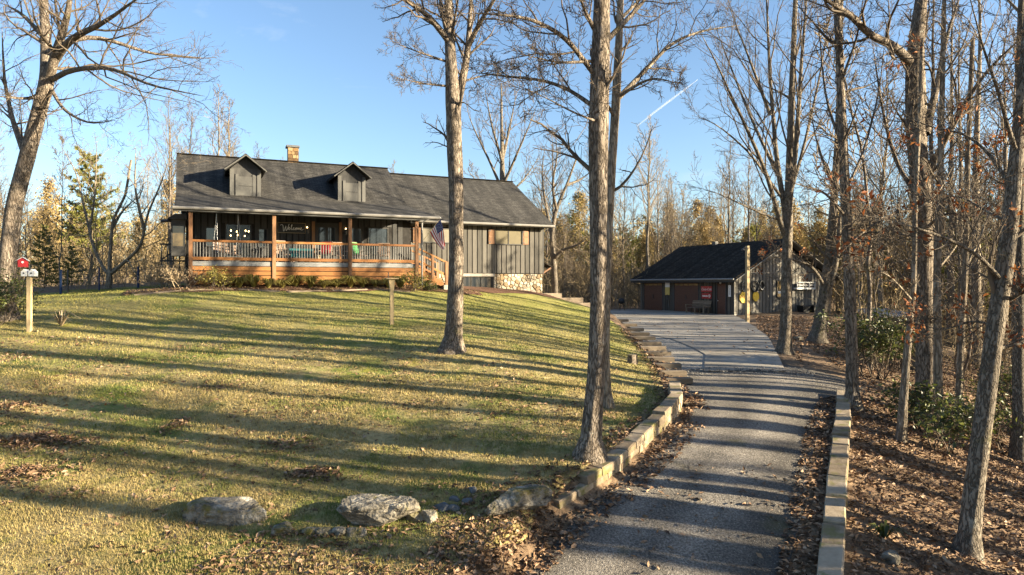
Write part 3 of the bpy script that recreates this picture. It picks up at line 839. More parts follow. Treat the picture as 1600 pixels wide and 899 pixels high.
# roofs
r = MB()
slab(r, [(-19.6, .4, 4.36), (-8.18, .4, 4.36), (-8.12, 5, 7.1), (-19.72, 5, 7.1)], (0, -.51, .86), .16)
slab(r, [(-8.12, 5, 7.1), (-8.18, 10.6, 3.8), (-19.6, 10.6, 3.8), (-19.72, 5, 7.1)], (0, .51, .86), .16)
o = r.build('main_roof', 'shingles', house); set_uv(o, 0, 1.95)
r = MB(); slab(r, [(-19.55, -2.7, 3.50), (-7.38, -2.7, 3.50), (-8.18, .398, 4.359), (-19.6, .398, 4.359)], (0, -.28, .96), .13)
o = r.build('porch_roof', 'shingles', house); set_uv(o, 0, 3.6)
r = MB()
slab(r, [(-8.4, -.5, 3.55), (.45, -.5, 3.55), (.28, 5, 6.80), (-8.3, 5, 6.80)], (0, -.51, .86), .14)
slab(r, [(-8.3, 5, 6.80), (.28, 5, 6.80), (.45, 10.6, 3.5), (-8.4, 10.6, 3.5)], (0, .51, .86), .14)
o = r.build('wing_roof', 'shingles', house); set_uv(o, 0, 1.95)
MB().bar((-19.72, 5, 7.125), (-8.1, 5, 7.125), .22, .05).build('ridge_cap', 'shingles_dark', house)
MB().bar((-8.1, 5, 6.825), (.28, 5, 6.825), .22, .05).build('ridge_cap', 'shingles_dark', house)
MB().box(-19.6, -7.38, -2.74, -2.705, 3.26, 3.44).build('fascia', 'trim_dark', house)
MB().tube([(-19.62, -2.80, 3.40), (-7.3, -2.80, 3.42)], .075, 8).build('gutter', 'gutter', house)
MB().tube([(-8.0, -.62, 3.44), (.48, -.62, 3.43)], .075, 8).build('gutter', 'gutter', house)
MB().box(-8.2, .4, -.54, -.45, 3.32, 3.46).build('fascia', 'trim_dark', house)
MB().box(-8.2, .4, -.45, -.01, 3.40, 3.44).build('soffit', 'trim_dark', house)
MB().tube([(-7.9, -2.8, 3.38), (-8.22, -2.62, 3.15), (-8.22, -2.62, -.1)], .05, 8).build('downspout', 'gutter', house)
MB().bar((.33, -.5, 3.45), (.2, 5, 6.70), .03, .18).build('rake_board', 'trim_dark', house)
hb = MB(); slab(hb, [(-.05, .35, 1.55), (.85, .35, 1.1), (.85, 1.6, 1.1), (-.05, 1.6, 1.55)], (.45, 0, .9), .07)
o = hb.build('side_awning', 'shingles_dark', house); set_uv(o, 1, 2)
MB().bar((.02, .42, .55), (.75, .42, 1.02), .08, .09).build('awning_brace', 'cedar_post', house)
MB().bar((.03, .42, .5), (.03, .42, 1.45), .08, .08).build('awning_bracket', 'cedar_post', house)


def dormer(cx):
    w = .66; base = 4.46
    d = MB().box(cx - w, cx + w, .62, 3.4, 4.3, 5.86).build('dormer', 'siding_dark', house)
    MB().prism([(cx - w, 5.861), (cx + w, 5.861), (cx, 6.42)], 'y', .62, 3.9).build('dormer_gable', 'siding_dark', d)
    for s in (-1, 1):
        rr = MB(); e = cx + s * (w + .33)
        P = [(cx, .28, 6.56), (cx, 4.3, 6.56), (e, 3.2, 5.78), (e, .28, 5.78)]
        slab(rr, P if s > 0 else P[::-1], (s * .62, 0, .78), .10)
        ro = rr.build('dormer_roof', 'shingles', d); set_uv(ro, 1, 1.6)
        MB().bar((cx + s * .01, .25, 6.46), (e, .25, 5.69), .05, .15, up=(0, 1, 0)).build('bargeboard', 'trim_grey', d)
        MB().box(cx + s * (w - .02) - .09, cx + s * (w - .02) + .09, .585, .615, base - .02, 5.8).build('corner_trim', 'trim_grey', d)
    for k in range(2):
        MB().box(cx - .33, cx + .33, .59, .612, base + .02 + k * .49, base + .49 + k * .49).build('shutter_panel', 'trim_grey', d)
    for s in (-1, 1):
        MB().box(cx + s * .40 - .07, cx + s * .40 + .07, .575, .613, base, 5.55).build('window_trim', 'trim_grey', d)
    MB().box(cx - .47, cx + .47, .57, .613, base - .06, base).build('sill', 'trim_grey', d)
    for i in range(3):
        MB().box(cx - .3 + i * .28, cx - .22 + i * .28, .56, .613, base - .13, base - .061).build('sill_bracket', 'trim_dark', d)


dormer(-16.45); dormer(-11.14)
ch = MB().box(-13.93, -13.39, 5.0, 5.54, 6.6, 7.95).build('chimney', 'mortar', house)
rg = random.Random(5)
z = 6.9
while z < 7.9:
    hgt = rg.uniform(.16, .24); a = -13.95
    while a < -13.40:
        b_ = min(-13.37, a + rg.uniform(.16, .34))
        if -13.37 - b_ < .08: b_ = -13.37
        MB().obox(((a + b_) / 2, 4.985, z + hgt / 2), (1, 0, rg.uniform(-.08, .08)), (0, 1, 0), (0, 0, 1), b_ - a - .02, .07 + rg.uniform(0, .04), hgt - .02).build('stone', 'chimney_stone', ch)
        a = b_
    MB().box(-13.39, -13.34, 5.02, 5.26, z + .01, z + hgt - .01).build('stone', 'chimney_stone', ch)
    MB().box(-13.39, -13.35, 5.28, 5.53, z + .02, z + hgt).build('stone', 'chimney_stone', ch)
    z += hgt
MB().box(-14.02, -13.30, 4.91, 5.63, 7.955, 8.07).build('chimney_cap', 'dark_rock', ch)

# porch stairs on the right
st = MB()
for i in range(4):
    MB().box(-8.3 + i * .34, -7.93 + i * .34, -2.0, -.5, .80 - i * .2, .85 - i * .2).build('stair_tread', 'cedar', house)
for y in (-2.02, -.5):
    MB().bar((-8.3, y, .75), (-6.8, y, -.05), .05, .24).build('stringer', 'cedar', house)
    MB().bar((-8.2, y, 1.85), (-6.62, y, 1.14), .09, .08).build('stair_rail', 'cedar', house)
    MB().bar((-8.2, y, 1.22), (-6.7, y, .50), .05, .10).build('stair_rail', 'cedar', house)
    MB().box(-6.78, -6.62, y - .08, y + .08, -.2, 1.2).build('newel_post', 'cedar_post', house)
    MB().box(-7.53, -7.41, y - .05, y + .05, .3, 1.5).build('newel_post', 'cedar_post', house)
    for i in range(10):
        x = -8.1 + i * .14
        if -7.55 < x < -7.38: continue
        zb = 1.20 - (x + 8.2) * .48; MB().box(x - .014, x + .014, y - .014, y + .014, zb, zb + .57).build('stair_baluster', 'gutter', house)
MB().box(-6.9, -6.2, -2.2, -.4, -.35, -.02).build('landing_stone', 'concrete', house)


def hp(x, y, z):
    q = hw(x, y); return (q[0], q[1], z)


# lit bulbs of the chandelier behind the porch window, wall lanterns
cl = thing('chandelier', 'lit chandelier with warm bulbs behind the porch window', 'chandelier', hp(-16.7, 1.6, 2.3), HROT)
MB().tube([(0, 0, .15), (0, 0, 1.25)], .015, 6).build('rod', 'dark_metal', cl)
MB().tube([(.45 * math.cos(a), .45 * math.sin(a), .15) for a in np.linspace(0, 6.2832, 13)], .02, 6).build('ring', 'dark_metal', cl)
MB().bar((-.45, 0, .15), (.45, 0, .15), .02, .02).build('crossbar', 'dark_metal', cl)
for i in range(7):
    a = i * .9
    MB().lathe([(.006, -.04), (.03, 0), (.028, .03), (.008, .055)], 10, (.45 * math.cos(a), .45 * math.sin(a), .22 if i % 2 else .45)).build('bulb', 'lit_bulb', cl, True)
for x, lab in ((-13.55, 'small lit wall lantern between the welcome board and the front door'), (-11.6, 'small lit wall lantern by the door casing under the porch roof')):
    t = thing('wall_lantern', lab, 'lantern', hp(x, -.04, 2.7), HROT, 'porch wall lanterns')
    MB().box(-.05, .05, -.03, .0, -.1, .2).build('back_plate', 'dark_metal', t)
    MB().lathe([(.07, -.08), (.07, .1), (.02, .2)], 8, (0, -.12, 0)).build('lantern_body', 'dark_metal', t)
    MB().lathe([(.012, -.02), (.028, 0), (.012, .035)], 8, (0, -.12, .22)).build('bulb', 'lit_bulb', t, True)

# welcome board: handwriting drawn as strokes
wb = thing('welcome_sign', 'black board lettered Welcome in white script on the porch wall', 'sign', hp(-14.3, -.05, 2.88), HROT)
MB().box(-.66, .66, -.03, 0, -.24, .24).build('board', 'black_plastic', wb)
fr = MB()
fr.box(-.68, .68, -.035, 0, .241, .262); fr.box(-.68, .68, -.035, 0, -.262, -.241); fr.box(.661, .68, -.035, 0, -.24, .24); fr.box(-.68, -.661, -.035, 0, -.24, .24)
fr.build('frame', 'old_post', wb)
STROKES = [[(-.58, .10), (-.50, .14), (-.44, .10), (-.43, -.12), (-.40, -.16), (-.32, .02), (-.29, .10), (-.30, -.10), (-.27, -.13), (-.19, .0), (-.14, .16), (-.12, .15)],
           [(-.20, -.07), (-.12, -.02), (-.10, .02), (-.14, .03), (-.16, -.06), (-.12, -.09), (-.04, -.02), (.02, .12), (.02, .15), (-.02, .10), (-.02, -.07), (.02, -.09), (.08, -.03), (.13, .0), (.10, .02), (.07, -.05), (.11, -.09), (.17, -.05), (.21, .01), (.25, -.02), (.24, -.08), (.19, -.08), (.19, -.02), (.26, .01),
            (.29, .0), (.29, -.08), (.33, .01), (.35, -.01), (.35, -.08), (.39, .01), (.42, -.02), (.42, -.08), (.46, -.06), (.51, .0), (.49, .03), (.46, -.02), (.48, -.08), (.53, -.09), (.60, -.04)]]
for s in STROKES:
    P = np.array(s); t = np.linspace(0, len(P) - 1, len(P) * 4); i = np.arange(len(P))
    X = np.interp(t, i, P[:, 0]); Z = np.interp(t, i, P[:, 1])
    k = np.array([.25, .5, .25]); X[1:-1] = np.convolve(X, k, 'valid'); Z[1:-1] = np.convolve(Z, k, 'valid')
    MB().tube(np.stack([X * .95, np.full(len(X), -.034), Z * 1.15], 1), .013, 5).build('lettering', 'white_paint', wb)

# flag on the corner post
fl = thing('flag', 'United States flag on an angled pole at the porch corner', 'flag', hp(-8.1, -2.55, 2.3), HROT)
bx_, tip = np.array([.0, .0, .0]), np.array([.62, -.85, 1.05])
MB().tube([bx_, tip], [.014, .011], 8).build('flagpole', 'old_post', fl)
MB().lathe([(.005, -.02), (.028, .01), (.005, .05)], 8, tip).build('finial', 'white_paint', fl)
A = tip - (tip - bx_) * .02; B = tip - (tip - bx_) * .64; C = A + np.array([.27, .05, -1.38]); D = A + np.array([.14, .05, -1.58])


def flag_pt(a, b, off=0.):
    p = (A * (1 - a) + B * a) * (1 - b) + (C * (1 - a) + D * a) * b
    w = .075 * math.sin(a * 9 + b * 2.5) * (.25 + b) + .05 * math.sin(b * 5 + a * 3)
    return p + np.array([.35 * w, -1.0 * w - off, .0])


fc = MB(); nb_ = 26
for s in range(13):
    fc.cur = 0 if s % 2 == 0 else 1
    for sub in range(2):
        a0 = (s + sub * .5) / 13; a1 = a0 + .5 / 13
        for j in range(nb_):
            if s < 7 and (j + .5) / nb_ < .4: fc.cur = 2
            else: fc.cur = 0 if s % 2 == 0 else 1
            b0, b1 = j / nb_, (j + 1) / nb_
            fc.add([flag_pt(a0, b0), flag_pt(a1, b0), flag_pt(a1, b1), flag_pt(a0, b1)], [(0, 1, 2, 3)])
fob = fc.build('cloth', ['flag_red', 'flag_white', 'flag_blue'], fl)
stq = MB()
for i in range(9):
    for j in range(6 if i % 2 == 0 else 5):
        a = (i + .6) / 9 * .52; b0 = (j + (.6 if i % 2 == 0 else 1.1)) / 6.4 * .385
        for side in (1, -1):
            P = []
            for k in range(10):
                rr = (.018 if k % 2 == 0 else .008); an = k * math.pi / 5
                P.append(flag_pt(a + rr * math.cos(an) * 1.1, b0 + rr * math.sin(an) * .7, .004 * side))
            stq.add(P, [tuple(range(10))])
so = stq.build('stars', 'flag_white', fob); so['kind'] = 'stuff'


# porch furniture
def rocker(loc, rot, label, cush=None):
    t = thing('rocking_chair', label, 'rocking chair', loc, rot, 'rocking chairs on the porch')
    for s in (-1, 1):
        x = s * .27
        MB().tube([(x, -.42, .07), (x, -.2, .02), (x, .15, .02), (x, .5, .10)], .018, 6).build('rocker', 'rocker_wood', t)
        MB().box(x - .02, x + .02, -.30, -.26, .02, .62).build('leg', 'rocker_wood', t)
        MB().bar((x, .22, .03), (x, .42, 1.12), .04, .04, up=(0, 1, 0)).build('back_post', 'rocker_wood', t)
        MB().box(x - .04, x + .04, -.34, .30, .625, .65).build('armrest', 'rocker_wood', t)
    MB().box(-.27, .27, -.32, .25, .40, .43).build('seat', 'rocker_wood', t)
    for i in range(5):
        x = -.2 + i * .1; MB().bar((x, .25, .45), (x, .40, 1.02), .05, .015, up=(0, 1, 0)).build('back_slat', 'rocker_wood', t)
    MB().bar((-.29, .41, 1.07), (.29, .41, 1.07), .03, .10).build('head_rail', 'rocker_wood', t)
    if cush:
        MB().obox((0, .27, .78), (1, 0, 0), (0, .97, -.22), (0, .22, .97), .46, .07, .62).build('cushion', cush, t)


rocker(hp(-14.75, -1.35, 1.05), HROT + .5, 'pale wooden rocking chair behind the railing below the welcome board')
rocker(hp(-12.95, -1.5, 1.05), HROT - .6, 'wooden rocking chair with a red cushion in front of the front door', 'cloth_red')
rocker(hp(-12.1, -1.2, 1.05), HROT + .2, 'plain wooden rocking chair beside the third porch post')
rocker(hp(-11.2, -1.6, 1.05), HROT + .7, 'wooden rocking chair with a green cloth over its back', 'cloth_green')
rocker(hp(-9.9, -1.4, 1.05), HROT - .3, 'wooden rocking chair near the porch stairs')
tb = thing('porch_table', 'low porch table covered by a teal cloth behind the railing', 'table', hp(-14.0, -1.2, 1.05), HROT)
MB().box(-.55, .55, -.35, .35, .66, .70).build('table_top', 'rocker_wood', tb)
for sx in (-.48, .48):
    for sy in (-.28, .28): MB().box(sx - .03, sx + .03, sy - .03, sy + .03, 0, .66).build('leg', 'rocker_wood', tb)
cw = MB(); cw.box(-.57, .57, -.37, .37, .701, .712); cw.box(-.57, .57, -.38, -.372, .30, .70); cw.build('tablecloth', 'cloth_teal', tb)
jar = thing('stoneware_crock', 'tan stoneware crock standing by the porch railing', 'crock', hp(-13.3, -2.0, 1.05), 0)
MB().lathe([(.10, 0), (.15, .05), (.16, .25), (.12, .36), (.13, .40)], 14).build('crock_body', 'old_post', jar, True)
sw = thing('porch_swing', 'wooden porch swing hanging tilted behind the left railing', 'swing', hp(-17.35, -1.5, 1.45), HROT + .35)
for k in range(4):
    MB().obox((0, -.2 + k * .13, .03 * k), (1, 0, -.16), (0, 1, 0), (.16, 0, 1), 1.1, .10, .02).build('seat_slat', 'rocker_wood', sw)
for k in range(3):
    MB().obox((0, .30 + k * .03, .15 + k * .15), (1, 0, -.16), (0, 1, 0), (.16, 0, 1), 1.1, .02, .11).build('back_slat', 'rocker_wood', sw)
for s in (-1, 1):
    MB().bar((s * .54, -.28, .25 - s * .09), (s * .54, .35, .25 - s * .09), .05, .03).build('armrest', 'rocker_wood', sw)
    MB().tube([(s * .55, -.25, .03), (s * .5, 0, 1.9)], .008, 5).build('chain', 'tin', sw)
    MB().tube([(s * .55, .3, .2), (s * .5, 0, 1.9)], .008, 5).build('chain', 'tin', sw)

# ------------------------------------------------------------------ the garage (local x along the gable, y along the door front going away, slab at -2.1)
g_o = np.array([347 / F * 46.0, 46.0])


def gw(x, y, z):
    q = g_o + h_d1 * x + h_d2 * y; return (q[0], q[1], z)


gar = thing('garage', 'dark two-door garage with black shingle roof and board-sided gable', 'garage', (g_o[0], g_o[1], 0), HROT)
GZ, GE, GL, GW = -2.12, .40, 10.9, 8.97
MB().box(.03, .25, 0.25, GL - .2, GZ, GE).build('front_wall', 'recess', gar)
MB().box(.03, GW - .03, .03, .24, GZ, GE).build('gable_wall', 'recess', gar)
MB().prism([(.03, GE), (GW - .03, GE), (GW / 2, GE + 2.55)], 'y', .03, .22).build('gable_peak', 'recess', gar)
MB().box(.03, GW - .03, GL - .2, GL - .02, GZ, GE).build('rear_gable_wall', 'siding', gar)
MB().prism([(.03, GE), (GW - .03, GE), (GW / 2, GE + 2.55)], 'y', GL - .2, GL - .02).build('rear_gable_peak', 'siding', gar)
MB().box(GW - .2, GW - .02, .25, GL - .2, GZ, GE).build('back_wall', 'siding', gar)
MB().box(-.02, GW + .05, -.05, .0, GZ - .6, GZ + .13).build('foundation', 'concrete', gar)
MB().box(-.0, .02, .0, GL, GZ - .3, GZ + .02).build('foundation', 'concrete', gar)


def gab_cut(c):
    top = GE + 2.52 * (1 - abs(c - GW / 2) / (GW / 2)) - .02
    if 3.7 < c < 4.75: return [(GZ + .14, -.92), (.30, .77), (.86, top)]
    out = [(GZ + .14, .77 if top > .9 else top)]
    if top > .95: out.append((.86, top))
    return out


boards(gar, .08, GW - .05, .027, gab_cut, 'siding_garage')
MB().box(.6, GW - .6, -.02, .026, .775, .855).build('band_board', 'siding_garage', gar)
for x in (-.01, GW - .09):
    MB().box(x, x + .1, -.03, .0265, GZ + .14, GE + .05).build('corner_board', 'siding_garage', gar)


def frt_cut(c):
    for a, b_ in ((7.75, 10.4), (3.55, 6.5), (.72, 1.72)):
        if a < c < b_: return []
    return [(GZ + .03, GE - .02)]


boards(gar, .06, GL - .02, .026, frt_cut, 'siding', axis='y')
MB().box(-.01, .027, .0, GL, .16, GE).build('header_board', 'siding', gar)


def gdoor(y0, y1):
    d = MB().box(.0, .028, y0 - .001, y1 + .001, GZ + .03, .13).build('garage_door', 'garage_door', gar)
    rows = 8; hh = (.13 - GZ - .03) / rows; n = max(4, round((y1 - y0) / .55))
    for r_ in range(rows - 1):
        for k in range(1):
            a = y0 + .01; b_ = y1 - .01
            MB().box(-.016, -.001, a, b_, GZ + .05 + r_ * hh, GZ + .03 + (r_ + 1) * hh - .015).build('door_panel', 'garage_door', d)
    for k in range(n):
        a = y0 + (y1 - y0) * k / n + .05; b_ = y0 + (y1 - y0) * (k + 1) / n - .05
        MB().box(-.012, -.001, a, b_, .13 - hh + .08, .13 - .06).build('pane', 'glass_amber', d)
    MB().box(-.04, -.017, (y0 + y1) / 2 - .03, (y0 + y1) / 2 + .03, -1.1, -.75).build('handle', 'dark_metal', d)
    for y in (y0 - .1, y1 + .002):
        MB().box(-.03, .0265, y, y + .098, GZ + .03, .155).build('door_casing', 'trim_dark', gar)


gdoor(7.9, 10.28); gdoor(3.66, 6.39)
md = MB().box(.0, .0275, .81, 1.64, GZ + .03, .08).build('side_door', 'garage_door', gar)
MB().lathe([(.01, 0), (.03, .02), (.03, .05), (.01, .07)], 8, (-.03, 1.55, -1.15)).build('handle', 'tin', md)
for y in (.71, 1.642):
    MB().box(-.03, .0265, y, y + .098, GZ + .03, .155).build('door_casing', 'trim_dark', gar)
# roof
sl = (3.22 - .44) / (GW / 2 + .5)
r = MB(); slab(r, [(-.5, -.65, .44), (-.5, GL + .6, .44), (GW / 2, GL + .6, 3.22), (GW / 2, -.65, 3.22)][::-1], (-sl, 0, 1), .12)
slab(r, [(GW / 2, -.65, 3.22), (GW / 2, GL + .6, 3.22), (GW + .5, GL + .6, .44), (GW + .5, -.65, .44)][::-1], (sl, 0, 1), .12)
o = r.build('roof', 'shingles_dark', gar); set_uv(o, 1, 2.0)
MB().box(GW / 2 - .2, GW / 2 + .05, 6.8, 7.2, 3.1, 3.42).build('roof_vent', 'dark_metal', gar)
for s in (-1, 1):
    e = GW / 2 + s * (GW / 2 + .5)
    MB().bar((GW / 2, -.672, 3.06), (e, -.672, .30), .035, .20, up=(0, 1, 0)).build('rake_board', 'siding_garage', gar)
    rs = MB(); slab(rs, [(GW / 2, -.63, 3.08), (e, -.63, .30), (e, -.01, .30), (GW / 2, -.01, 3.08)], (0, 0, -1), .02); rs.build('rake_soffit', 'trim_grey', gar)
MB().tube([(-.56, -.6, .36), (-.56, GL + .55, .36)], .07, 8).build('gutter', 'gutter', gar)
MB().box(-.5, -.47, -.6, GL + .55, .16, .32).build('fascia', 'trim_dark', gar)
MB().box(-.46, .0, .0, GL, .18, .20).build('soffit', 'trim_dark', gar)
MB().tube([(-.56, GL + .3, .3), (-.3, GL + .25, .05), (-.02, GL + .1, -.02), (-.04, GL + .1, -2.0)], .04, 6).build('downspout', 'trim_grey', gar)
gwin = window(gar, 3.84, 4.62, -.86, .22, .0, 'glass_amber', 1, 'trim_dark', rows=2)
MB().box(3.9, 4.45, -.03, -.0125, -.62, -.45).build('window_sash', 'white_paint', gwin)
MB().lathe([(.02, 0), (.06, .03), (.06, .1), (.01, .13)], 8, (-.08, 1.25, .06)).build('door_lamp', 'white_paint', gar)


def wall_sign(name, label, cat, loc, group=None, front=True):
    return thing(name, label, cat, loc, HROT + (-math.pi / 2 if front else 0), group)   # local x to the right when facing it, -y outwards


sg = wall_sign('red_sign', 'upper red sign with white script lettering beside the garage door', 'sign', gw(-.045, 2.72, -.32))
MB().box(-.56, .56, -.02, .02, -.21, .21).build('panel', 'sign_red', sg)
tm = text_mesh('Coca-Cola', .25, .003, .35)
o = link('lettering', tm, 'white_paint', sg, fixn=False); o.rotation_euler = (math.pi / 2, 0, 0); o.location = (0, -.024, -.01)
sg = wall_sign('red_sign', 'lower red sign with small white text and a white disc beside the garage door', 'sign', gw(-.045, 2.72, -.80))
MB().box(-.50, .50, -.02, .02, -.19, .19).build('panel', 'sign_red', sg)
mk = MB()
for k in range(6):
    mk.box(-.40 + k * .095, -.33 + k * .095, -.027, -.0205, -.05, .05 - .02 * (k % 2))
mk.build('lettering', 'white_paint', sg)['kind'] = 'stuff'
MB().tube([(.32, -.0205, .0), (.32, -.028, .0)], .11, 16).build('disc', 'white_paint', sg)
MB().lathe([(.03, -.08), (.035, 0), (.015, .05), (.018, .09)], 8, (.32, -.04, 0)).build('emblem', 'sign_red', sg)
sg = wall_sign('thermometer_sign', 'narrow white upright sign on the dark boards at the garage corner', 'sign', gw(-.04, .38, -.43))
MB().box(-.115, .115, -.012, .012, -.39, .39).build('panel', 'white_paint', sg)
MB().box(-.012, .012, -.018, -.0125, -.28, .2).build('scale', 'trim_grey', sg)
MB().lathe([(.03, 0), (.03, .006)], 10, (0, 0, 0)).build('dial', 'trim_dark', sg).location = (0, -.02, .30)
sg = wall_sign('hanging_board', 'tan and white upright board hanging between the garage doors', 'sign', gw(-.05, 7.2, -.25))
MB().box(-.27, .27, -.015, .015, -.55, .05).build('panel', 'cream_panel', sg)
MB().box(-.27, .27, -.015, .015, .051, .5).build('panel', 'white_paint', sg)
MB().box(-.05, .05, -.03, -.0155, -.9, -.5).build('strap', 'dark_metal', sg)


def octagon(label, x, z, r_, txt, sq=1.):
    s = wall_sign('yellow_octagon_sign', label, 'sign', gw(x, -.07, z), 'yellow signs on the garage gable', False)
    MB().prism([(r_ * sq * math.cos(math.pi / 8 + k * math.pi / 4), r_ * math.sin(math.pi / 8 + k * math.pi / 4)) for k in range(8)], 'y', -.012, .012).build('panel', 'sign_yellow', s)
    MB().prism([(r_ * sq * .9 * math.cos(math.pi / 8 + k * math.pi / 4), r_ * .9 * math.sin(math.pi / 8 + k * math.pi / 4)) for k in range(8)], 'y', -.015, -.0125).build('face', 'sign_yellow', s)
    if txt:
        o = link('lettering', text_mesh(txt, .27, .003), 'sign_red', s, fixn=False); o.rotation_euler = (math.pi / 2, 0, 0); o.location = (0, -.019, 0)
    return s


octagon('yellow octagonal stop sign with red letters on the garage gable by the corner', .80, -.87, .40, 'STOP')
octagon('plain yellow sign on the garage gable just behind the tall wooden pole', 1.85, -.80, .36, None, .8)
for i, (x, lab) in enumerate(((.92, 'black iron wheel rim hung above the yellow stop sign'), (1.75, 'black iron wheel rim hung above the plain yellow sign behind the pole'))):
    t = wall_sign('iron_wheel', lab, 'wheel', gw(x, -.08, -.12), 'iron wheels hung on the gable', False)
    MB().tube([(.36 * math.cos(a), 0, .36 * math.sin(a)) for a in np.linspace(0, 2 * math.pi, 25)], .045, 6, False).build('rim', 'dark_metal', t, True)
    MB().tube([(0, -.05, 0), (0, .04, 0)], .06, 10).build('hub', 'dark_metal', t)
    for k in range(5):
        a = k * 1.2566 + .3; MB().tube([(0, 0, 0), (.34 * math.cos(a), 0, .34 * math.sin(a))], .014, 5).build('spoke', 'dark_metal', t)
t = wall_sign('horse_collar', 'dark leather collar hung on the gable right of the wheel rims', 'collar', gw(2.35, -.1, -.05), None, False)
MB().tube([(.20 * math.cos(a), 0, .30 * math.sin(a)) for a in np.linspace(0, 2 * math.pi, 21)], .07, 8, False).build('padding', 'black_plastic', t, True)
MB().tube([(0, -.05, .3), (0, -.02, .42)], .02, 6).build('strap', 'dark_metal', t)
rk = wall_sign('white_rack', 'white railed rack fixed to the garage gable above the bins', 'rack', gw(6.25, -.03, -.33), None, False)
MB().box(-.88, .88, -.30, -.01, 0, .12).build('tray', 'white_paint', rk)
for z in (.28, .48): MB().box(-.88, .88, -.30, -.27, z, z + .035).build('rail', 'white_paint', rk)
for x in (-.86, -.3, .28, .84): MB().box(x, x + .03, -.304, -.268, .121, .515).build('upright', 'white_paint', rk)
MB().box(-.86, .86, -.25, -.02, .121, .40).build('stored_goods', 'trim_grey', rk)
for i, x in enumerate((5.75, 6.75, 7.65)):
    lab = ('dark plastic wheeled bin nearest the twisted tree trunk and gable window', 'dark plastic wheeled bin in the middle of three below the white rack', 'dark plastic wheeled bin half hidden by the leaning tree trunk')[i]
    t = thing('rubbish_bin', lab, 'bin', gw(x, -.55, GZ - .02), HROT + .1 * (i - 1), 'bins beside the garage gable')
    b = MB(); V = []
    for z, s in ((.05, .24), (.62, .31)):
        V += [(-s, -s, z), (s, -s, z), (s, s, z), (-s, s, z)]
    b.add(V, [(3, 2, 1, 0), (4, 5, 6, 7), (0, 1, 5, 4), (1, 2, 6, 5), (2, 3, 7, 6), (3, 0, 4, 7)]); b.build('body', 'black_plastic', t)
    MB().prism([(-.34, .625), (.36, .625), (.36, .66), (.2, .70), (-.3, .68)], 'x', -.33, .33).build('lid', 'black_plastic', t)
    MB().tube([(-.26, .36, .66), (.26, .36, .66)], .018, 6).build('handle', 'black_plastic', t)
    for s in (-1, 1): MB().tube([(s * .22, .24, .09), (s * .27, .24, .09)], .09, 10).build('wheel', 'black_plastic', t)
bn = thing('bench', 'weathered dark wooden bench against the garage front under the red signs', 'bench', gw(-.5, 3.05, GZ + .03), HROT - math.pi / 2)
for k in range(4): MB().box(-1.0, 1.0, -.35 + k * .13, -.24 + k * .13, .43, .46).build('seat_slat', 'timber', bn)
for k in range(4): MB().obox((0, .25 + k * .03, .55 + k * .12), (1, 0, 0), (0, .97, -.2), (0, .2, .97), 2.0, .02, .10).build('back_slat', 'timber', bn)
for x in (-.92, 0, .92):
    for y in (-.3, .15): MB().box(x - .04, x + .04, y - .04, y + .04, 0, .429).build('leg', 'timber', bn)
for x in (-.95, .95): MB().box(x - .04, x + .04, -.38, .2, .63, .67).build('armrest', 'timber', bn); MB().box(x - .03, x + .03, -.36, -.3, .461, .63).build('arm_support', 'timber', bn)
gp = thing('grill_kettle', 'small black kettle grill standing past the left end of the garage', 'grill', (10.0 * 1.0 - 1.2, 55.0, Hs(8.8, 55.0)), 0)
MB().lathe([(.03, .55), (.22, .62), (.28, .78), (.24, .95), (.04, 1.03)], 14).build('bowl', 'black_plastic', gp, True)
for k in range(3): MB().tube([(.12 * math.cos(k * 2.1), .12 * math.sin(k * 2.1), .62), (.28 * math.cos(k * 2.1), .28 * math.sin(k * 2.1), 0)], .015, 6).build('leg', 'dark_metal', gp)
pot = thing('flower_pot', 'dark pot of dry stems at the foot of the gable by the pole', 'pot', gw(.95, -.45, GZ - .05), 0)
MB().lathe([(.14, 0), (.2, .3), (.22, .34), (.19, .34)], 14).build('pot', 'black_plastic', pot, True)
for k in range(7): MB().tube([(0, 0, .3), (.1 * math.cos(k), .1 * math.sin(k), .55), (.2 * math.cos(k), .2 * math.sin(k), .68)], .01, 4).build('stem', 'drystem', pot)
PB = at(1168, 503, 39.6)
pl = thing('wooden_pole', 'tall square wooden pole standing in front of the garage gable corner', 'pole', (PB[0], PB[1], Hs(PB[0], PB[1])), .3)
MB().box(-.09, .09, -.09, .09, -.2, 4.45).build('post', 'old_post', pl)
MB().tube([(-.09, 0, 4.3), (-.28, -.05, 4.36), (-.34, -.05, 4.28)], .025, 6).build('lamp_arm', 'dark_metal', pl)
MB().lathe([(.03, -.04), (.1, -.02), (.05, .08)], 10, (-.34, -.05, 4.22)).build('lamp_head', 'dark_metal', pl)

# small shed in the woods
SB = at(1402, 527, 45)
sh = thing('shed', 'small grey wooden shed with pale tin roof deep in the right-hand woods', 'shed', (SB[0], SB[1], SB[2]), HROT)
MB().box(-1.55, 1.55, 0, 2.4, -.2, 1.35).build('shed_core', 'recess', sh)
for k in range(9):
    MB().box(-1.6, 1.6 if k in (0, 1) else .2, -.035, -.002, -.15 + k * .165, -.01 + k * .165).build('siding_board', 'shed_wood', sh)
    if k > 1: MB().box(.75, 1.6, -.035, -.002, -.15 + k * .165, -.01 + k * .165).build('siding_board', 'shed_wood', sh)
MB().box(.2, .75, -.06, -.003, -.1, 1.3).build('shed_door', 'old_post', sh)
rr = MB(); slab(rr, [(-1.9, -.5, 1.40), (1.9, -.5, 1.40), (1.9, 2.6, 1.85), (-1.9, 2.6, 1.85)], (0, -.15, 1), .04); rr.build('roof', 'tin', sh)
for k in range(9): MB().bar((-1.8 + k * .45, -.5, 1.42), (-1.8 + k * .45, 2.6, 1.87), .03, .03).build('roof_rib', 'tin', sh)

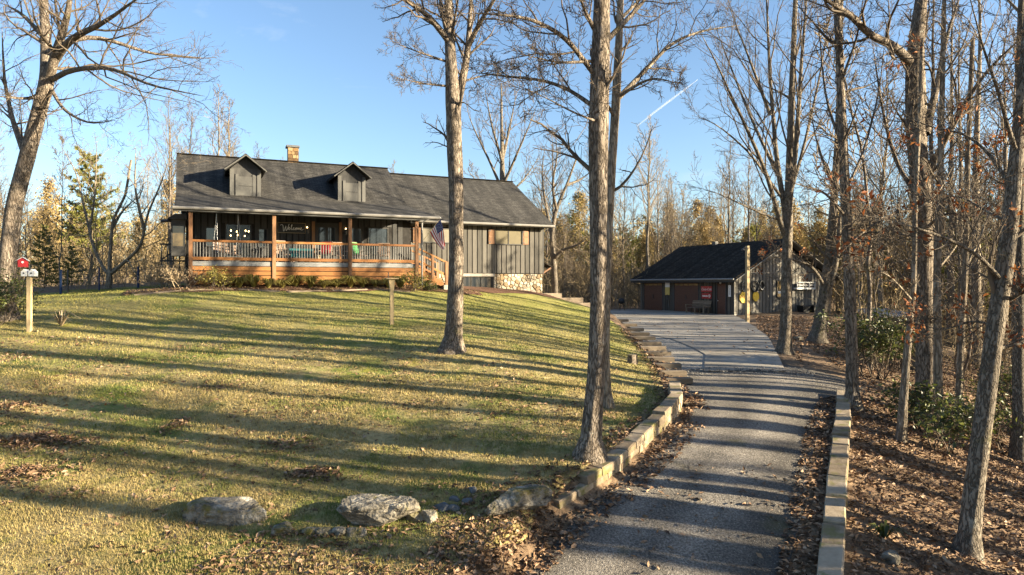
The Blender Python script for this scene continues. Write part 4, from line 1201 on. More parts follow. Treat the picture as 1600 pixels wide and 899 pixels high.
# ------------------------------------------------------------------ walls, edging, rocks
def chamfer_block(L_, W_, Hh, seed, c=.018):
    rg = random.Random(seed); b = MB(); V = []
    for z, k in ((0, 0), (Hh - c, 0), (Hh, c)):
        for sx, sy in ((-1, -1), (1, -1), (1, 1), (-1, 1)):
            V.append((sx * (L_ / 2 - k) + rg.uniform(-.008, .008), sy * (W_ / 2 - k) + rg.uniform(-.008, .008), z + (rg.uniform(-.006, .006) if z else 0)))
    Fc = [(3, 2, 1, 0), (8, 9, 10, 11)]
    for a in (0, 4):
        Fc += [(a + i, a + (i + 1) % 4, a + 4 + (i + 1) % 4, a + 4 + i) for i in range(4)]
    b.add(V, Fc)
    return b


rw = thing('retaining_wall', 'stepped tan block retaining wall between the lawn and the gravel driveway', 'retaining wall', (2.5, 13.5, 0))


def path_len(P):
    d = np.linalg.norm(np.diff(P, axis=0), axis=1); return np.r_[0, np.cumsum(d)]


WP = np.array([(.70, 11.2), (1.95, 12.45), (2.71, 13.7), (3.56, 15.2), (4.08, 16.3), (4.42, 17.9)])
wl_s = path_len(WP)


def on_path(P, S, s):
    return np.array([np.interp(s, S, P[:, 0]), np.interp(s, S, P[:, 1])])


tot = wl_s[-1]
bi = 0
for course in range(3):
    s = -.05 + (.2 if course % 2 else 0)
    while s < tot:
        L_ = R.uniform(.40, .48) if course < 2 else R.uniform(.42, .5)
        e = min(s + L_, tot + .1)
        mid = (s + e) / 2
        h0 = {0: -.10, 1: .05, 2: .20}[course]
        lift = 0 if mid < .95 else (.0 if mid < 4.3 else .06)
        if course == 2 and mid < .95: s = e; continue
        a, b_ = on_path(WP, wl_s, max(s, 0)), on_path(WP, wl_s, min(e, tot)); d = (b_ - a) / (np.linalg.norm(b_ - a) + 1e-6)
        nrm = np.array([-d[1], d[0]])
        c = (a + b_) / 2 + nrm * (.15 + (0 if course == 2 else .012) + R.uniform(-.012, .012)) - nrm * .0
        za, zb = float(HDf(*(a + np.array([.3, 0])))), float(HDf(*(b_ + np.array([.3, 0]))))
        o = chamfer_block(e - s - .008, .30, .148, bi).build('block', 'block', rw)
        o.location = (c[0] - 2.5, c[1] - 13.5, (za + zb) / 2 + h0 + lift)
        o.rotation_euler = (0, -math.atan2(zb - za, e - s), math.atan2(d[1], d[0]))
        bi += 1; s = e

re = thing('block_edging', 'single row of pale blocks edging the right side of the driveway', 'edging', (6.5, 13.5, 0))
EP = np.array([(3.3, 7.6), (4.47, 9.6), (5.6, 11.8), (6.62, 13.8), (7.75, 16.0), (8.86, 18.25)]); es = path_len(EP)
s = 0
while s < es[-1] - .1:
    L_ = R.choice((.62, .72, .9, 1.05)); e = min(s + L_, es[-1])
    a, b_ = on_path(EP, es, s), on_path(EP, es, e); d = (b_ - a) / np.linalg.norm(b_ - a); c = (a + b_) / 2
    za, zb = Hs(*a), Hs(*b_)
    o = chamfer_block(e - s - .025, .33, .42, bi, .02).build('block', 'block', re)
    o.location = (c[0] - 6.5, c[1] - 13.5, (za + zb) / 2 - .25 + R.uniform(-.045, .05)); o.rotation_euler = (0, -math.atan2(zb - za, e - s), math.atan2(d[1], d[0]) + R.uniform(-.035, .035))
    bi += 1; s = e
# timbers stepping up the lawn's edge
for i, (px, py) in enumerate([(964, 501), (977, 508), (987, 515), (995, 522), (1004, 528), (1013, 537), (1020, 544), (1027, 552), (1032, 561), (1042, 571), (1050, 583), (1059, 594)]):
    Yd = np.linspace(18, 60, 400); x_ = (px - CX) / F * Yd; zt = (CY - py) / F * Yd
    k = int(np.argmin(np.abs(zt - HDf(x_, Yd) - .12))); Y = Yd[k]
    lab = 'flat weathered timber step, number %s up the lawn edge from the block wall' % ('twelfth eleventh tenth ninth eighth seventh sixth fifth fourth third second first'.split()[i])
    t = thing('edging_timber', lab.replace(', number ', ', '), 'timber', (x_[k], Y, zt[k] - .10), R.uniform(-.12, .12) + .05, 'timbers along the lawn edge')
    w = .026 * Y + .3
    chamfer_block(w, .26, .17, 500 + i).build('beam', 'timber', t)
    b2 = chamfer_block(w * .8, .24, .15, 600 + i).build('lower_beam', 'timber', t); b2.location = (.12, .1, -.155)
# timber steps and edging by the right corner of the house
for i, (px, py, Y, w) in enumerate([(858, 461, 41.5, 1.6), (888, 468, 41, 1.9), (905, 476, 40, 1.5)]):
    p = at(px, py, Y)
    t = thing('landing_timber', ('uppermost', 'middle', 'lowest')[i] + ' of three pale timbers right of the stone house corner', 'timber', (p[0], p[1], p[2] - .2), HROT, 'timbers by the house corner')
    chamfer_block(w, .3, .3, 700 + i).build('beam', 'timber', t)
for i in range(6):
    a = -21 + i * 2.0
    p0, p1 = hw(a, -4.0 + .3 * math.sin(a)), hw(a + 1.8, -4.0 + .3 * math.sin(a + 1.8))
    c = (p0 + p1) / 2; z0, z1 = Hs(*p0), Hs(*p1)
    t = thing('bed_border', '%s landscape timber from the left bordering the mulch bed' % ('first', 'second', 'third', 'fourth', 'fifth', 'sixth')[i], 'timber', (c[0], c[1], (z0 + z1) / 2 - .02), math.atan2(*(p1 - p0)[::-1]), 'timbers bordering the porch bed')
    b2 = chamfer_block(1.75, .1, .10, 740 + i).build('beam', 'timber', t); b2.rotation_euler = (0, -math.atan2(z1 - z0, 1.8), 0)


def rock(name, label, px, py, Y, size, rotz, seed, m='boulder', cat='boulder', group=None, sink=.25, cuts=7):
    p = at(px, py, Y); z = Hs(p[0], p[1])
    bm = bmesh.new(); bmesh.ops.create_icosphere(bm, subdivisions=5 if size[0] > .5 else 3, radius=1.0)
    rg = np.random.default_rng(seed)
    co = np.array([v.co[:] for v in bm.verts])
    co = np.sign(co) * np.abs(co) ** .55; co *= .9
    for _ in range(cuts):
        n = rg.normal(size=3) * np.array([1, 1, .8]); n /= np.linalg.norm(n); d = rg.uniform(.55, .95)
        over = np.maximum(co @ n - d, 0); co -= over[:, None] * n
    nz = fbm(co[:, 0] * 1.9 + seed, co[:, 1] * 1.9 + co[:, 2] * 1.7, seed, 3) - .5
    nz2 = fbm(co[:, 0] * 6 + seed, co[:, 1] * 6 + co[:, 2] * 6, seed + 3, 4) - .5
    nz3 = np.abs(fbm(co[:, 0] * 3 + seed * 2, co[:, 1] * 3 - co[:, 2] * 2.4, seed + 9, 3) - .5)
    co *= (1 + .18 * nz + .10 * nz2 - .22 * np.clip(.05 - nz3, 0, 1) / .05 * .35)[:, None]
    co *= np.array(size) / 2
    for v, c in zip(bm.verts, co): v.co = c
    me = bpy.data.meshes.new(name); bm.to_mesh(me); bm.free()
    o = link(name, me, m); o.location = (p[0], p[1], z + size[2] * (.5 - sink)); o.rotation_euler = (rg.uniform(-.12, .12), rg.uniform(-.12, .12), rotz)
    return tag(o, label, cat, group)


rock('boulder', 'long pale lichen-covered boulder lying on the lawn at lower left', 357, 828, 10.85, (1.5, .8, .52), -.12, 3, sink=.36, cuts=12)
rock('boulder', 'blocky grey boulder with a mossy front face in the middle of the foreground', 592, 832, 10.75, (1.4, .85, .64), .05, 8, sink=.3, cuts=12)
rock('boulder', 'flat-topped grey boulder beside the near end of the block wall', 812, 818, 10.95, (1.3, .6, .46), .42, 21, sink=.3, cuts=11)
for i, (px, py, s, lab) in enumerate([(445, 862, .34, 'rounded tan stone in the leaves between the two big boulders'), (484, 856, .2, 'small pale stone right of the rounded tan stone'), (505, 850, .24, 'small yellowish stone in the row left of the blocky boulder'),
                                      (530, 851, .26, 'flat tan stone touching the leaves left of the blocky boulder'), (556, 855, .3, 'flat mossy stone in front of the blocky boulder'), (652, 840, .30, 'flat grey stone at the right foot of the blocky boulder'), (672, 842, .34, 'long pinkish flat stone right of the blocky boulder')]):
    rock('stone', lab, px, py, 10.35 if py > 845 else 10.7, (s * 1.2, s, s * .7), R.uniform(0, 3), 40 + i, cat='stone', sink=.4, cuts=5)
for i, (px, py, s, lab) in enumerate([(690, 800, .24, 'largest blue-grey stone in the mossy dip behind the leaves'), (708, 802, .2, 'blue-grey stone beside the largest one in the mossy dip'), (711, 786, .16, 'small blue-grey stone above the pair in the mossy dip'), (731, 790, .17, 'rightmost blue-grey stone in the mossy dip'), (739, 773, .16, 'blue-grey stone highest up the mossy dip')]):
    rock('dark_stone', lab, px, py, 11.0 + (800 - py) * .02, (s * 1.3, s, s * .8), R.uniform(0, 3), 60 + i, 'dark_rock', 'stone', 'blue-grey stones in the dip', .35, 5)
rock('stone', 'grey stone in the leaf litter at the bottom edge near the right edging', 1395, 890, 10.3, (.32, .25, .22), .4, 77, cat='stone', cuts=5)
rock('stone', 'pale stone beside the leaning tree near the garage', 1248, 524, 29, (.5, .4, .25), .4, 78, cat='stone', cuts=5)

# stump, posts, feeders, fence
def stump(px, py, Y, r_, h, label):
    p = at(px, py, Y); t = thing('stump', label, 'stump', (p[0], p[1], Hs(p[0], p[1]) - .05), 0)
    k = 14; prof = [(1.5, 0), (1.15, .12), (1.0, .5), (.97, 1.0)]; b = MB(); V = []
    for q, zz in prof:
        for j in range(k):
            a = 2 * math.pi * j / k; rr_ = r_ * q * (1 + .09 * math.sin(3 * a + 1) + .05 * math.sin(7 * a)); V.append((rr_ * math.cos(a), rr_ * math.sin(a), h * zz + (.03 * math.cos(a) if zz == 1 else 0)))
    b.add(V, [(i * k + j, i * k + (j + 1) % k, (i + 1) * k + (j + 1) % k, (i + 1) * k + j) for i in range(3) for j in range(k)]); b.build('bark', 'bark_oak', t, True)
    MB().tube([(0, 0, h * .96), (0, 0, h + .012)], r_ * .9, 14).build('cut_face', 'old_post', t)


stump(988, 578, 21.2, .15, .34, 'small cut tree stump on the lawn above the timber edging')
p = at(612, 508, 24)
t = thing('feeder_post', 'square pale wooden post with a small flat platform on the lawn', 'post', (p[0], p[1], Hs(p[0], p[1])), .4)
MB().box(-.06, .06, -.06, .06, -.2, 1.62).build('post', 'old_post', t)
MB().prism([(-.06, 1.2), (.06, 1.2), (.11, 1.62), (-.11, 1.62)], 'y', -.07, .07).build('bracket', 'old_post', t)
MB().box(-.22, .22, -.16, .16, 1.621, 1.66).build('platform', 'old_post', t)
MB().tube([(-.12, 0, 1.66), (-.12, 0, 1.85)], .018, 6).build('peg', 'trim_grey', t)
p = at(46, 520, 22.3)
t = thing('birdhouse_post', 'wooden post topped by white birdhouses at the left lawn edge', 'birdhouse', (p[0], p[1], Hs(p[0], p[1])), .15)
MB().box(-.06, .06, -.06, .06, -.2, 1.82).build('post', 'old_post', t)
for s in (-1, 1):
    q = MB().prism([(s * .11 - .085, 1.83), (s * .11 + .085, 1.83), (s * .11 + .085, 1.98), (s * .11, 2.06), (s * .11 - .085, 1.98)], 'y', -.12, .12).build('birdhouse', 'white_paint', t)
    MB().tube([(s * .11, -.123, 1.93), (s * .11, -.13, 1.93)], .025, 10).build('hole', 'black_plastic', q)
MB().tube([(.0, 0, 1.82), (0, 0, 2.2)], .012, 6).build('rod', 'dark_metal', t)
MB().bar((.0, .05, .02), (.30, -.1, .05), .04, .04).build('foot', 'old_post', t)
p = at(36, 410, 22.1)
t = thing('red_birdhouse', 'red birdhouse with pale roof hung beside the white birdhouses', 'birdhouse', (p[0], p[1], p[2] - .16), .5)
MB().box(-.13, .13, -.1, .1, 0, .22).build('body', 'sign_red', t)
for s in (-1, 1):
    rr = MB(); slab(rr, [(0, -.14, .33), (s * .18, -.14, .21), (s * .18, .14, .21), (0, .14, .33)], (s * .55, 0, .83), .015); rr.build('roof', 'tin', t)
MB().prism([(-.13, .221), (.13, .221), (0, .31)], 'y', -.1, .1).build('gable', 'sign_red', t)
MB().tube([(0, -.102, .16), (0, -.112, .16)], .035, 10).build('hole', 'white_paint', t)
MB().tube([(.02, .1, .1), (.16, .2, .05), (.2, .2, -.25)], .01, 5).build('bracket', 'dark_metal', t)
fx = [(95, 461, 33.0), (106, 460, 33.6), (155, 456, 34.6), (216, 453, 35.2), (262, 452, 36.0)]
fpts = [at(*q) for q in fx]
ft = thing('wire_fence', 'wire mesh fence on blue posts at the left edge of the lawn', 'fence', (fpts[0][0], fpts[0][1], 0))
for i, q in enumerate(fpts):
    MB().tube([(q[0] - fpts[0][0], q[1] - fpts[0][1], Hs(q[0], q[1]) - .1), (q[0] - fpts[0][0], q[1] - fpts[0][1], Hs(q[0], q[1]) + 1.2)], .06 if i in (0, 3) else .04, 8).build('post', 'blue_paint' if i in (0, 2, 3) else 'dark_metal', ft)
wm = MB()
for i in range(len(fpts) - 1):
    a, b_ = fpts[i], fpts[i + 1]; L_ = np.linalg.norm(b_ - a); za, zb = Hs(a[0], a[1]), Hs(b_[0], b_[1]); o_ = fpts[0]
    for z in np.linspace(.1, 1.1, 6):
        wm.tube([(a[0] - o_[0], a[1] - o_[1], za + z), (b_[0] - o_[0], b_[1] - o_[1], zb + z)], .006, 3, False)
    for s in np.arange(.15, L_, .15):
        c = a + (b_ - a) * s / L_; zc = za + (zb - za) * s / L_; wm.tube([(c[0] - o_[0], c[1] - o_[1], zc + .05), (c[0] - o_[0], c[1] - o_[1], zc + 1.12)], .004, 3, False)
wm.build('mesh', 'dark_metal', ft)['kind'] = 'stuff'

# ------------------------------------------------------------------ trees
def tubes_mesh(name, branches, sides_of, ridge=0.):
    """branches: list of (pts (n,3), rad (n)); batches alike branches into one mesh"""
    groups = {}
    for P, r_ in branches:
        groups.setdefault((len(P), sides_of(r_[0])), []).append((P, r_))
    VV, QQ, off = [], [], 0
    for (n, k), lst in groups.items():
        P = np.array([a for a, _ in lst]); rad = np.array([b for _, b in lst]); B = len(lst)
        t = np.gradient(P, axis=1); t /= np.linalg.norm(t, axis=2, keepdims=True) + 1e-9
        mean = t.mean(1); mean /= np.linalg.norm(mean, axis=1, keepdims=True) + 1e-9
        ref = np.where(np.abs(mean[:, 2:3]) < .75, np.array([[0, 0, 1.]]), np.array([[1., 0, 0]]))
        e1 = np.cross(t, ref[:, None, :]); e1 /= np.linalg.norm(e1, axis=2, keepdims=True) + 1e-9
        e2 = np.cross(t, e1)
        a = np.arange(k) * 2 * np.pi / k
        rr = rad[:, :, None] * np.ones(k)
        if ridge and k >= 16:
            s = np.cumsum(np.r_[np.zeros((1, B)), np.linalg.norm(np.diff(P, axis=1), axis=2).T], 0).T
            ang = a[None, None, :]
            for q in range(B):
                A_, S_ = np.meshgrid(a, s[q]); u = A_ * rad[q][:, None] / .035
                per = u * 0
                nz = .5 * (vnoise(u, S_ * 2.2, 5 + q) + vnoise(u * 2.1, S_ * 4.5, 9 + q))
                lump = fbm(np.cos(A_) * 1.3 + 5, np.sin(A_) * 1.3 + S_ * .8, 31 + q, 2) - .5
                rr[q] *= 1 + ridge * (nz - .5) * 2 * np.minimum(1, .15 / rad[q][:, None]) + .16 * lump
        V = P[:, :, None, :] + rr[..., None] * (np.cos(a)[None, None, :, None] * e1[:, :, None, :] + np.sin(a)[None, None, :, None] * e2[:, :, None, :])
        VV.append(V.reshape(-1, 3))
        idx = np.arange(B * n * k).reshape(B, n, k) + off
        nx = np.roll(idx, -1, axis=2)
        QQ.append(np.stack([idx[:, :-1], nx[:, :-1], nx[:, 1:], idx[:, 1:]], -1).reshape(-1, 4))
        off += B * n * k
    return rawmesh(name, np.concatenate(VV), np.concatenate(QQ), smooth=True)


def sides_fine(r_):
    return 24 if r_ > .16 else 12 if r_ > .06 else 6 if r_ > .02 else 4 if r_ > .009 else 3


def sides_far(r_):
    return 8 if r_ > .08 else 5 if r_ > .03 else 3


def nrm(v):
    return v / (np.linalg.norm(v) + 1e-9)


def grow(rg, out, tips, p, d, L, r0, lev, spec):
    """one branch and, recursively, its children"""
    n = spec['seg'][lev]; step = L / n; P = np.empty((n + 1, 3)); P[0] = p
    W = rg.normal(size=(n, 3)) * spec['wander'][lev]
    for i in range(n):
        d = d + W[i]; d[2] += spec['up'][lev]
        d = d / math.sqrt(d[0] * d[0] + d[1] * d[1] + d[2] * d[2])
        P[i + 1] = P[i] + d * step
    end = spec['taper'][lev]
    r_ = np.maximum(r0 * np.linspace(1, end, n + 1), spec['rmin'])
    out.append((P, r_))
    if lev + 1 < len(spec['seg']):
        spawn(rg, out, tips, P, r_, L, lev, spec)
    elif tips is not None:
        tips.append(P[-1]); tips.append(P[n // 2])


def spawn(rg, out, tips, P, r_, L, lev, spec, t0=None, count=None):
    n = len(P) - 1
    c = count or spec['kids'][lev]; c = max(1, int(round(c * rg.uniform(.8, 1.2)))); az = rg.uniform(0, 6.28)
    lo = spec['start'][lev] if t0 is None else t0
    for j in range(c):
        t = lo + (1 - lo) * (j + rg.uniform(.1, .9)) / c
        f = t * n; i = min(int(f), n - 1); q = P[i] + (P[i + 1] - P[i]) * (f - i)
        base = nrm(P[i + 1] - P[i]); az += 2.4 + rg.uniform(-.5, .5)
        e = nrm(np.cross(base, (0, 0, 1) if abs(base[2]) < .9 else (1, 0, 0))); e2 = np.cross(base, e)
        side = e * math.cos(az) + e2 * math.sin(az)
        ang = spec['angle'][lev] * rg.uniform(.75, 1.25)
        d = base * math.cos(ang) + side * math.sin(ang)
        Lc = L * spec['ratio'][lev] * (1.15 - .75 * t) * rg.uniform(.7, 1.25)
        rr = min(r_[i] * spec['rr'][lev], Lc * .03)
        grow(rg, out, tips, q, d, max(Lc, .12), max(rr, spec['rmin']), lev + 1, spec)


HERO = dict(seg=(10, 7, 6, 4), wander=(.10, .16, .2, .22), up=(.02, .05, .05, .04), taper=(.35, .22, .3, .5), kids=(11, 7, 5, 0), start=(.18, .12, .12, 0), angle=(.85, .8, .75, .7), ratio=(.50, .46, .48, .4), rr=(.42, .5, .55, .6), rmin=.0045)


def hero(name, label, cat, base_px, Y, trunk, limbs, barkm, twigm='twig', seed=1, spec=HERO, group=None, extra_twigs=0, leaf=None, ridge=.05, flare=.8):
    """trunk: [(px, py, width_px, dY)], limbs: [(w0_px, [(px, py, dY), ...])]; surveyed positions, real metric sizes"""
    rg = np.random.default_rng(seed)
    b = at(base_px[0], base_px[1], Y); root = np.array([b[0], b[1], Hs(b[0], b[1])])
    t = thing(name, label, cat, root, 0, group)

    def smooth(P, m):
        P = np.array(P); s = path_len(P); u = np.linspace(0, s[-1], m); o_ = np.stack([np.interp(u, s, P[:, k]) for k in range(P.shape[1])], 1)
        for _ in range(2):
            o_[1:-1] = o_[1:-1] * .5 + .25 * (o_[:-2] + o_[2:])
        return o_
    big, small, tips = [], [], []
    for wi, (w0, pts) in enumerate([(None, trunk)] + limbs):
        if wi == 0:
            rows = []
            for px, py, w, dY in pts:
                q = at(px, py, Y + dY); rows.append((*q, w / 2 / F * (Y + dY)))
            rows[0] = (root[0], root[1], root[2] - .15, rows[0][3])
            A_ = smooth(rows, 46); P, r_ = A_[:, :3] - root, A_[:, 3].copy()
            hgt = P[:, 2] - P[0, 2]
            r_ *= 1 + .12 * np.exp(-hgt / 1.0)
            # rings dense near the foot
            if hgt[-1] > 4:
                ins = [np.array([P[0] * (1 - u) + P[1] * u for u in (0, .2, .4, .6, .8)]), P[1:]]
                rr2 = [np.interp([0, .2, .4, .6, .8], [0, 1], r_[:2]), r_[1:]]
                P = np.concatenate(ins); r_ = np.concatenate(rr2); h2 = P[:, 2] - P[0, 2]
                r0_ = np.interp(h2, [0, h2.max()], [r_[8], r_[8]])
                r_[:6] = r_[6] * (1 + flare * .85 * np.exp(-np.maximum(h2[:6] - .15, 0) / .22))
            big.append((P, r_)); L = path_len(P)[-1]
            spawn(rg, small, tips, P, r_, L * .35, 0, spec, t0=.45, count=extra_twigs or 6)
        else:
            rows = [tuple(at(px, py, Y + dY)) for px, py, dY in pts]
            n = max(8, 3 * len(rows)); A_ = smooth(rows, n); P = A_ - root; L = path_len(P)[-1]
            P = P + np.cumsum(rg.normal(size=P.shape) * .012 * L / n, 0)
            r_ = w0 / 2 / F * Y * (.05 + .95 * np.linspace(1, 0, n) ** .8)
            big.append((P, r_))
            spawn(rg, small, tips, P, r_, L, 0, spec, t0=.15)
    # the trunk and limbs, then the fine crown
    o = link('trunk', tubes_mesh('trunk', big[:1], lambda r_: 40 if r_ > .12 else 20, ridge), barkm, t, fixn=False)
    if len(big) > 1:
        link('limbs', tubes_mesh('limbs', big[1:], sides_fine), barkm, t, fixn=False)
    link('crown', tubes_mesh('crown', small, sides_fine), twigm, t, fixn=False)
    if leaf:
        cnt, size, mname, box = leaf
        T = np.array(tips); T = T[(T[:, 2] + root[2] > box[0]) & (T[:, 2] + root[2] < box[1])]
        if len(T):
            clump = T[rg.integers(0, len(T), max(3, cnt // 14))]
            C = clump[rg.integers(0, len(clump), cnt)] + rg.normal(size=(cnt, 3)) * .10
            link('foliage', leaf_mesh('foliage', C, size, rg, hang=True), mname, t, fixn=False)
    return t


def leaf_mesh(name, C, size, rg, hang=False, flat=0., normals=None):
    """folded four-point leaves at centres C"""
    n = len(C)
    d = rg.normal(size=(n, 3)); d[:, 2] *= (1 - flat) * .8
    if hang: d[:, 2] -= .6
    d /= np.linalg.norm(d, axis=1, keepdims=True)
    u = rg.normal(size=(n, 3)) * (1 - flat) + np.array([0, 0, 1.]) * (flat * 1.2 + .2)
    s = np.cross(d, u); s /= np.linalg.norm(s, axis=1, keepdims=True) + 1e-9; u = np.cross(s, d)
    L = size * rg.uniform(.4, 1.45, (n, 1)); w = L * rg.uniform(.32, .5, (n, 1)); up = L * rg.uniform(.05, .22, (n, 1))
    V = np.stack([C - d * L / 2, C + s * w / 2 + u * up, C + d * L / 2 + u * up * .3, C - s * w / 2 + u * up], 1).reshape(-1, 3)
    i = np.arange(n)[:, None] * 4
    return rawmesh(name, V, None, np.concatenate([i + np.array([[0, 1, 2]]), i + np.array([[0, 2, 3]])]))


hero('oak_tree', 'thick forked bare tree leaning up the left edge of the lawn', 'tree', (8, 476), 24,
     [(6, 476, 27, 0), (10, 420, 25, 0), (22, 320, 23, 0), (45, 235, 23, 0), (62, 170, 21, 0), (74, 128, 21, 0), (72, 60, 14, .5), (68, 0, 12, 1), (66, -120, 7, 1)],
     [(16, [(76, 122, 0), (92, 70, -.5), (108, 20, -1), (115, -60, -1)]), (13, [(82, 100, 0), (110, 60, -1), (160, 40, -2), (230, -12, -3)]), (9, [(82, 124, 0), (112, 108, -1), (175, 105, -2), (230, 135, -3), (320, 152, -3.5)]),
      (9, [(92, 76, 0), (125, 56, .5), (165, 60, 1), (235, 85, 1.5), (330, 92, 2)]), (9, [(36, 235, 0), (18, 182, .5), (6, 120, 1), (2, 40, 1)]), (7, [(40, 232, 0), (28, 196, 1), (-10, 160, 2)]), (7, [(66, 150, 0), (40, 155, -1), (-10, 150, -2)]),
      (8, [(70, 60, .5), (35, 20, 1), (0, 5, 2)]), (6, [(80, 140, 0), (100, 175, -.5), (140, 195, -1), (180, 188, -1.5)])], 'bark_oak', 'twig', 3)
hero('oak_tree', 'tall forked bare oak rising from the lawn in front of the house', 'tree', (705, 550), 20.4,
     [(708, 552, 29, 0), (710, 500, 26, 0), (713, 420, 23, 0), (713, 300, 23, 0), (709, 200, 24, 0), (708, 160, 25, 0), (705, 110, 19, 0), (703, 72, 17, 0), (700, 0, 12, .4), (695, -120, 7, 1)],
     [(15, [(712, 175, 0), (722, 130, .1), (731, 80, .2), (735, 30, .3), (738, -60, .5)]), (11, [(702, 66, 0), (668, 22, -.6), (630, -2, -1), (560, -40, -2)]), (9, [(704, 72, 0), (690, 20, .4), (682, -60, 1)]), (9, [(732, 72, 0), (752, 32, -.4), (778, -8, -1), (810, -60, -1.5)]),
      (4, [(699, 97, 0), (650, 80, -.6), (608, 64, -1)]), (4, [(699, 135, 0), (660, 132, -.8), (620, 122, -1.4)]), (4, [(722, 128, 0), (755, 118, .6), (800, 112, 1)]), (6, [(705, 60, 0), (712, 20, -.5), (722, -40, -1)])], 'bark_oak', 'twig', 5)
hero('oak_tree', 'thickest straight bare oak trunk between the lawn and the block wall', 'tree', (920, 715), 12.6,
     [(920, 715, 34, 0), (926, 650, 30, 0), (932, 580, 27, 0), (936, 450, 26, 0), (935, 300, 29, 0), (935, 200, 31, 0), (938, 100, 30, 0), (940, 0, 26, 0), (944, -200, 18, .4)],
     [(9, [(930, 118, 0), (882, 56, -.5), (830, 30, -1), (765, 22, -1.4), (720, 22, -1.8)]), (8, [(926, 166, 0), (890, 140, .3), (850, 125, .5), (775, 118, .8), (735, 112, 1)]), (9, [(950, 62, 0), (985, 25, .3), (1015, -8, .6), (1040, -60, 1)]),
      (9, [(930, 48, 0), (912, 15, -.3), (900, -30, -.6)]), (6, [(930, 95, 0), (870, 98, -.6), (820, 85, -1.2)]), (4, [(934, 190, 0), (900, 178, -.8), (850, 150, -1.2), (800, 130, -1.6)])], 'bark_oak', 'twig', 7, ridge=.07)
hero('slender_tree', 'slimmer bare trunk growing just behind the thickest oak', 'tree', (950, 640), 15.9,
     [(947, 640, 14, 0), (946, 560, 12, 0), (949, 420, 12, 0), (956, 260, 13, 0), (963, 150, 14, 0), (968, 40, 11, 0), (974, -120, 7, 0)],
     [(9, [(964, 156, 0), (1004, 115, .4), (1050, 66, .8), (1098, 48, 1.2), (1160, 40, 1.5)]), (6, [(966, 152, 0), (1000, 129, -.3), (1025, 121, -.6), (1063, 131, -.8)]), (6, [(970, 30, 0), (1000, 0, .4), (1040, -40, .8)])], 'bark_pale', 'twig', 9)
UPS = dict(HERO, up=(.10, .10, .08, .05), angle=(.6, .6, .65, .7), kids=(10, 6, 5, 0))
hero('many_stemmed_tree', 'many-stemmed bare tree at the edge of the concrete in front of the garage gable', 'tree', (1225, 552), 25,
     [(1225, 552, 19, 0), (1228, 500, 17, 0), (1229, 430, 16, 0), (1231, 360, 15, 0), (1234, 260, 12, 0), (1238, 120, 9, 0), (1243, 0, 7, 0), (1246, -120, 4, 0)],
     [(9, [(1229, 345, 0), (1213, 250, .4), (1203, 130, .8), (1196, 0, 1), (1192, -80, 1)]), (9, [(1231, 330, 0), (1246, 220, -.4), (1252, 110, -.8), (1262, 0, -1), (1266, -90, -1)]), (8, [(1226, 370, 0), (1195, 260, -1), (1150, 165, -2), (1112, 80, -3), (1090, 40, -3)]),
      (6, [(1218, 280, .3), (1180, 200, 1), (1140, 100, 2), (1110, 20, 2.5)]), (6, [(1204, 180, .6), (1170, 90, 0), (1140, 10, -.5)]), (4, [(1222, 345, 0), (1180, 330, -1), (1120, 300, -2), (1080, 290, -2)]), (5, [(1222, 310, 0), (1170, 235, -1), (1115, 190, -2), (1080, 180, -2.4)]),
      (6, [(1236, 300, 0), (1265, 200, .5), (1285, 100, 1), (1300, 0, 1)])], 'bark_grey', 'twig', 11, UPS)
hero('leaning_tree', 'leaning twisted tree trunk beside the bins at the garage', 'tree', (1276, 534), 28,
     [(1276, 534, 22, 0), (1282, 500, 19, 0), (1290, 455, 19, 0), (1297, 400, 15, 0), (1302, 330, 12, 0), (1308, 240, 10, 0), (1312, 120, 7, 0), (1315, 0, 5, 0)],
     [(12, [(1291, 455, 0), (1303, 432, -.2), (1310, 380, -.4), (1316, 300, -.6)]), (6, [(1290, 450, 0), (1270, 415, -.6), (1235, 405, -1.2), (1195, 400, -1.6)]), (5, [(1300, 380, 0), (1330, 350, 1), (1370, 330, 1.5)]), (5, [(1305, 300, 0), (1280, 240, 1), (1262, 150, 1.5)])], 'bark_grey', 'twig', 13, leaf=(380, .13, 'clinging_leaf', (0, 4)))
hero('straight_tree', 'straight dark trunk at the far end of the right block edging', 'tree', (1332, 640), 17.5,
     [(1332, 640, 19, 0), (1331, 560, 17, 0), (1328, 450, 17, 0), (1323, 350, 15, 0), (1317, 220, 14, 0), (1312, 100, 12, 0), (1308, 0, 10, 0), (1302, -140, 6, 0)],
     [(5, [(1322, 340, 0), (1290, 300, -.5), (1255, 290, -1), (1220, 280, -1.5)]), (5, [(1318, 230, 0), (1290, 160, .3), (1284, 80, .6), (1276, 0, 1)]), (5, [(1320, 300, 0), (1350, 240, .5), (1375, 140, 1), (1385, 40, 1)]), (5, [(1325, 380, 0), (1360, 360, -.5), (1395, 370, -1)]), (5, [(1314, 130, 0), (1340, 60, -.5), (1352, -20, -1)])], 'bark_oak', 'twig', 15)
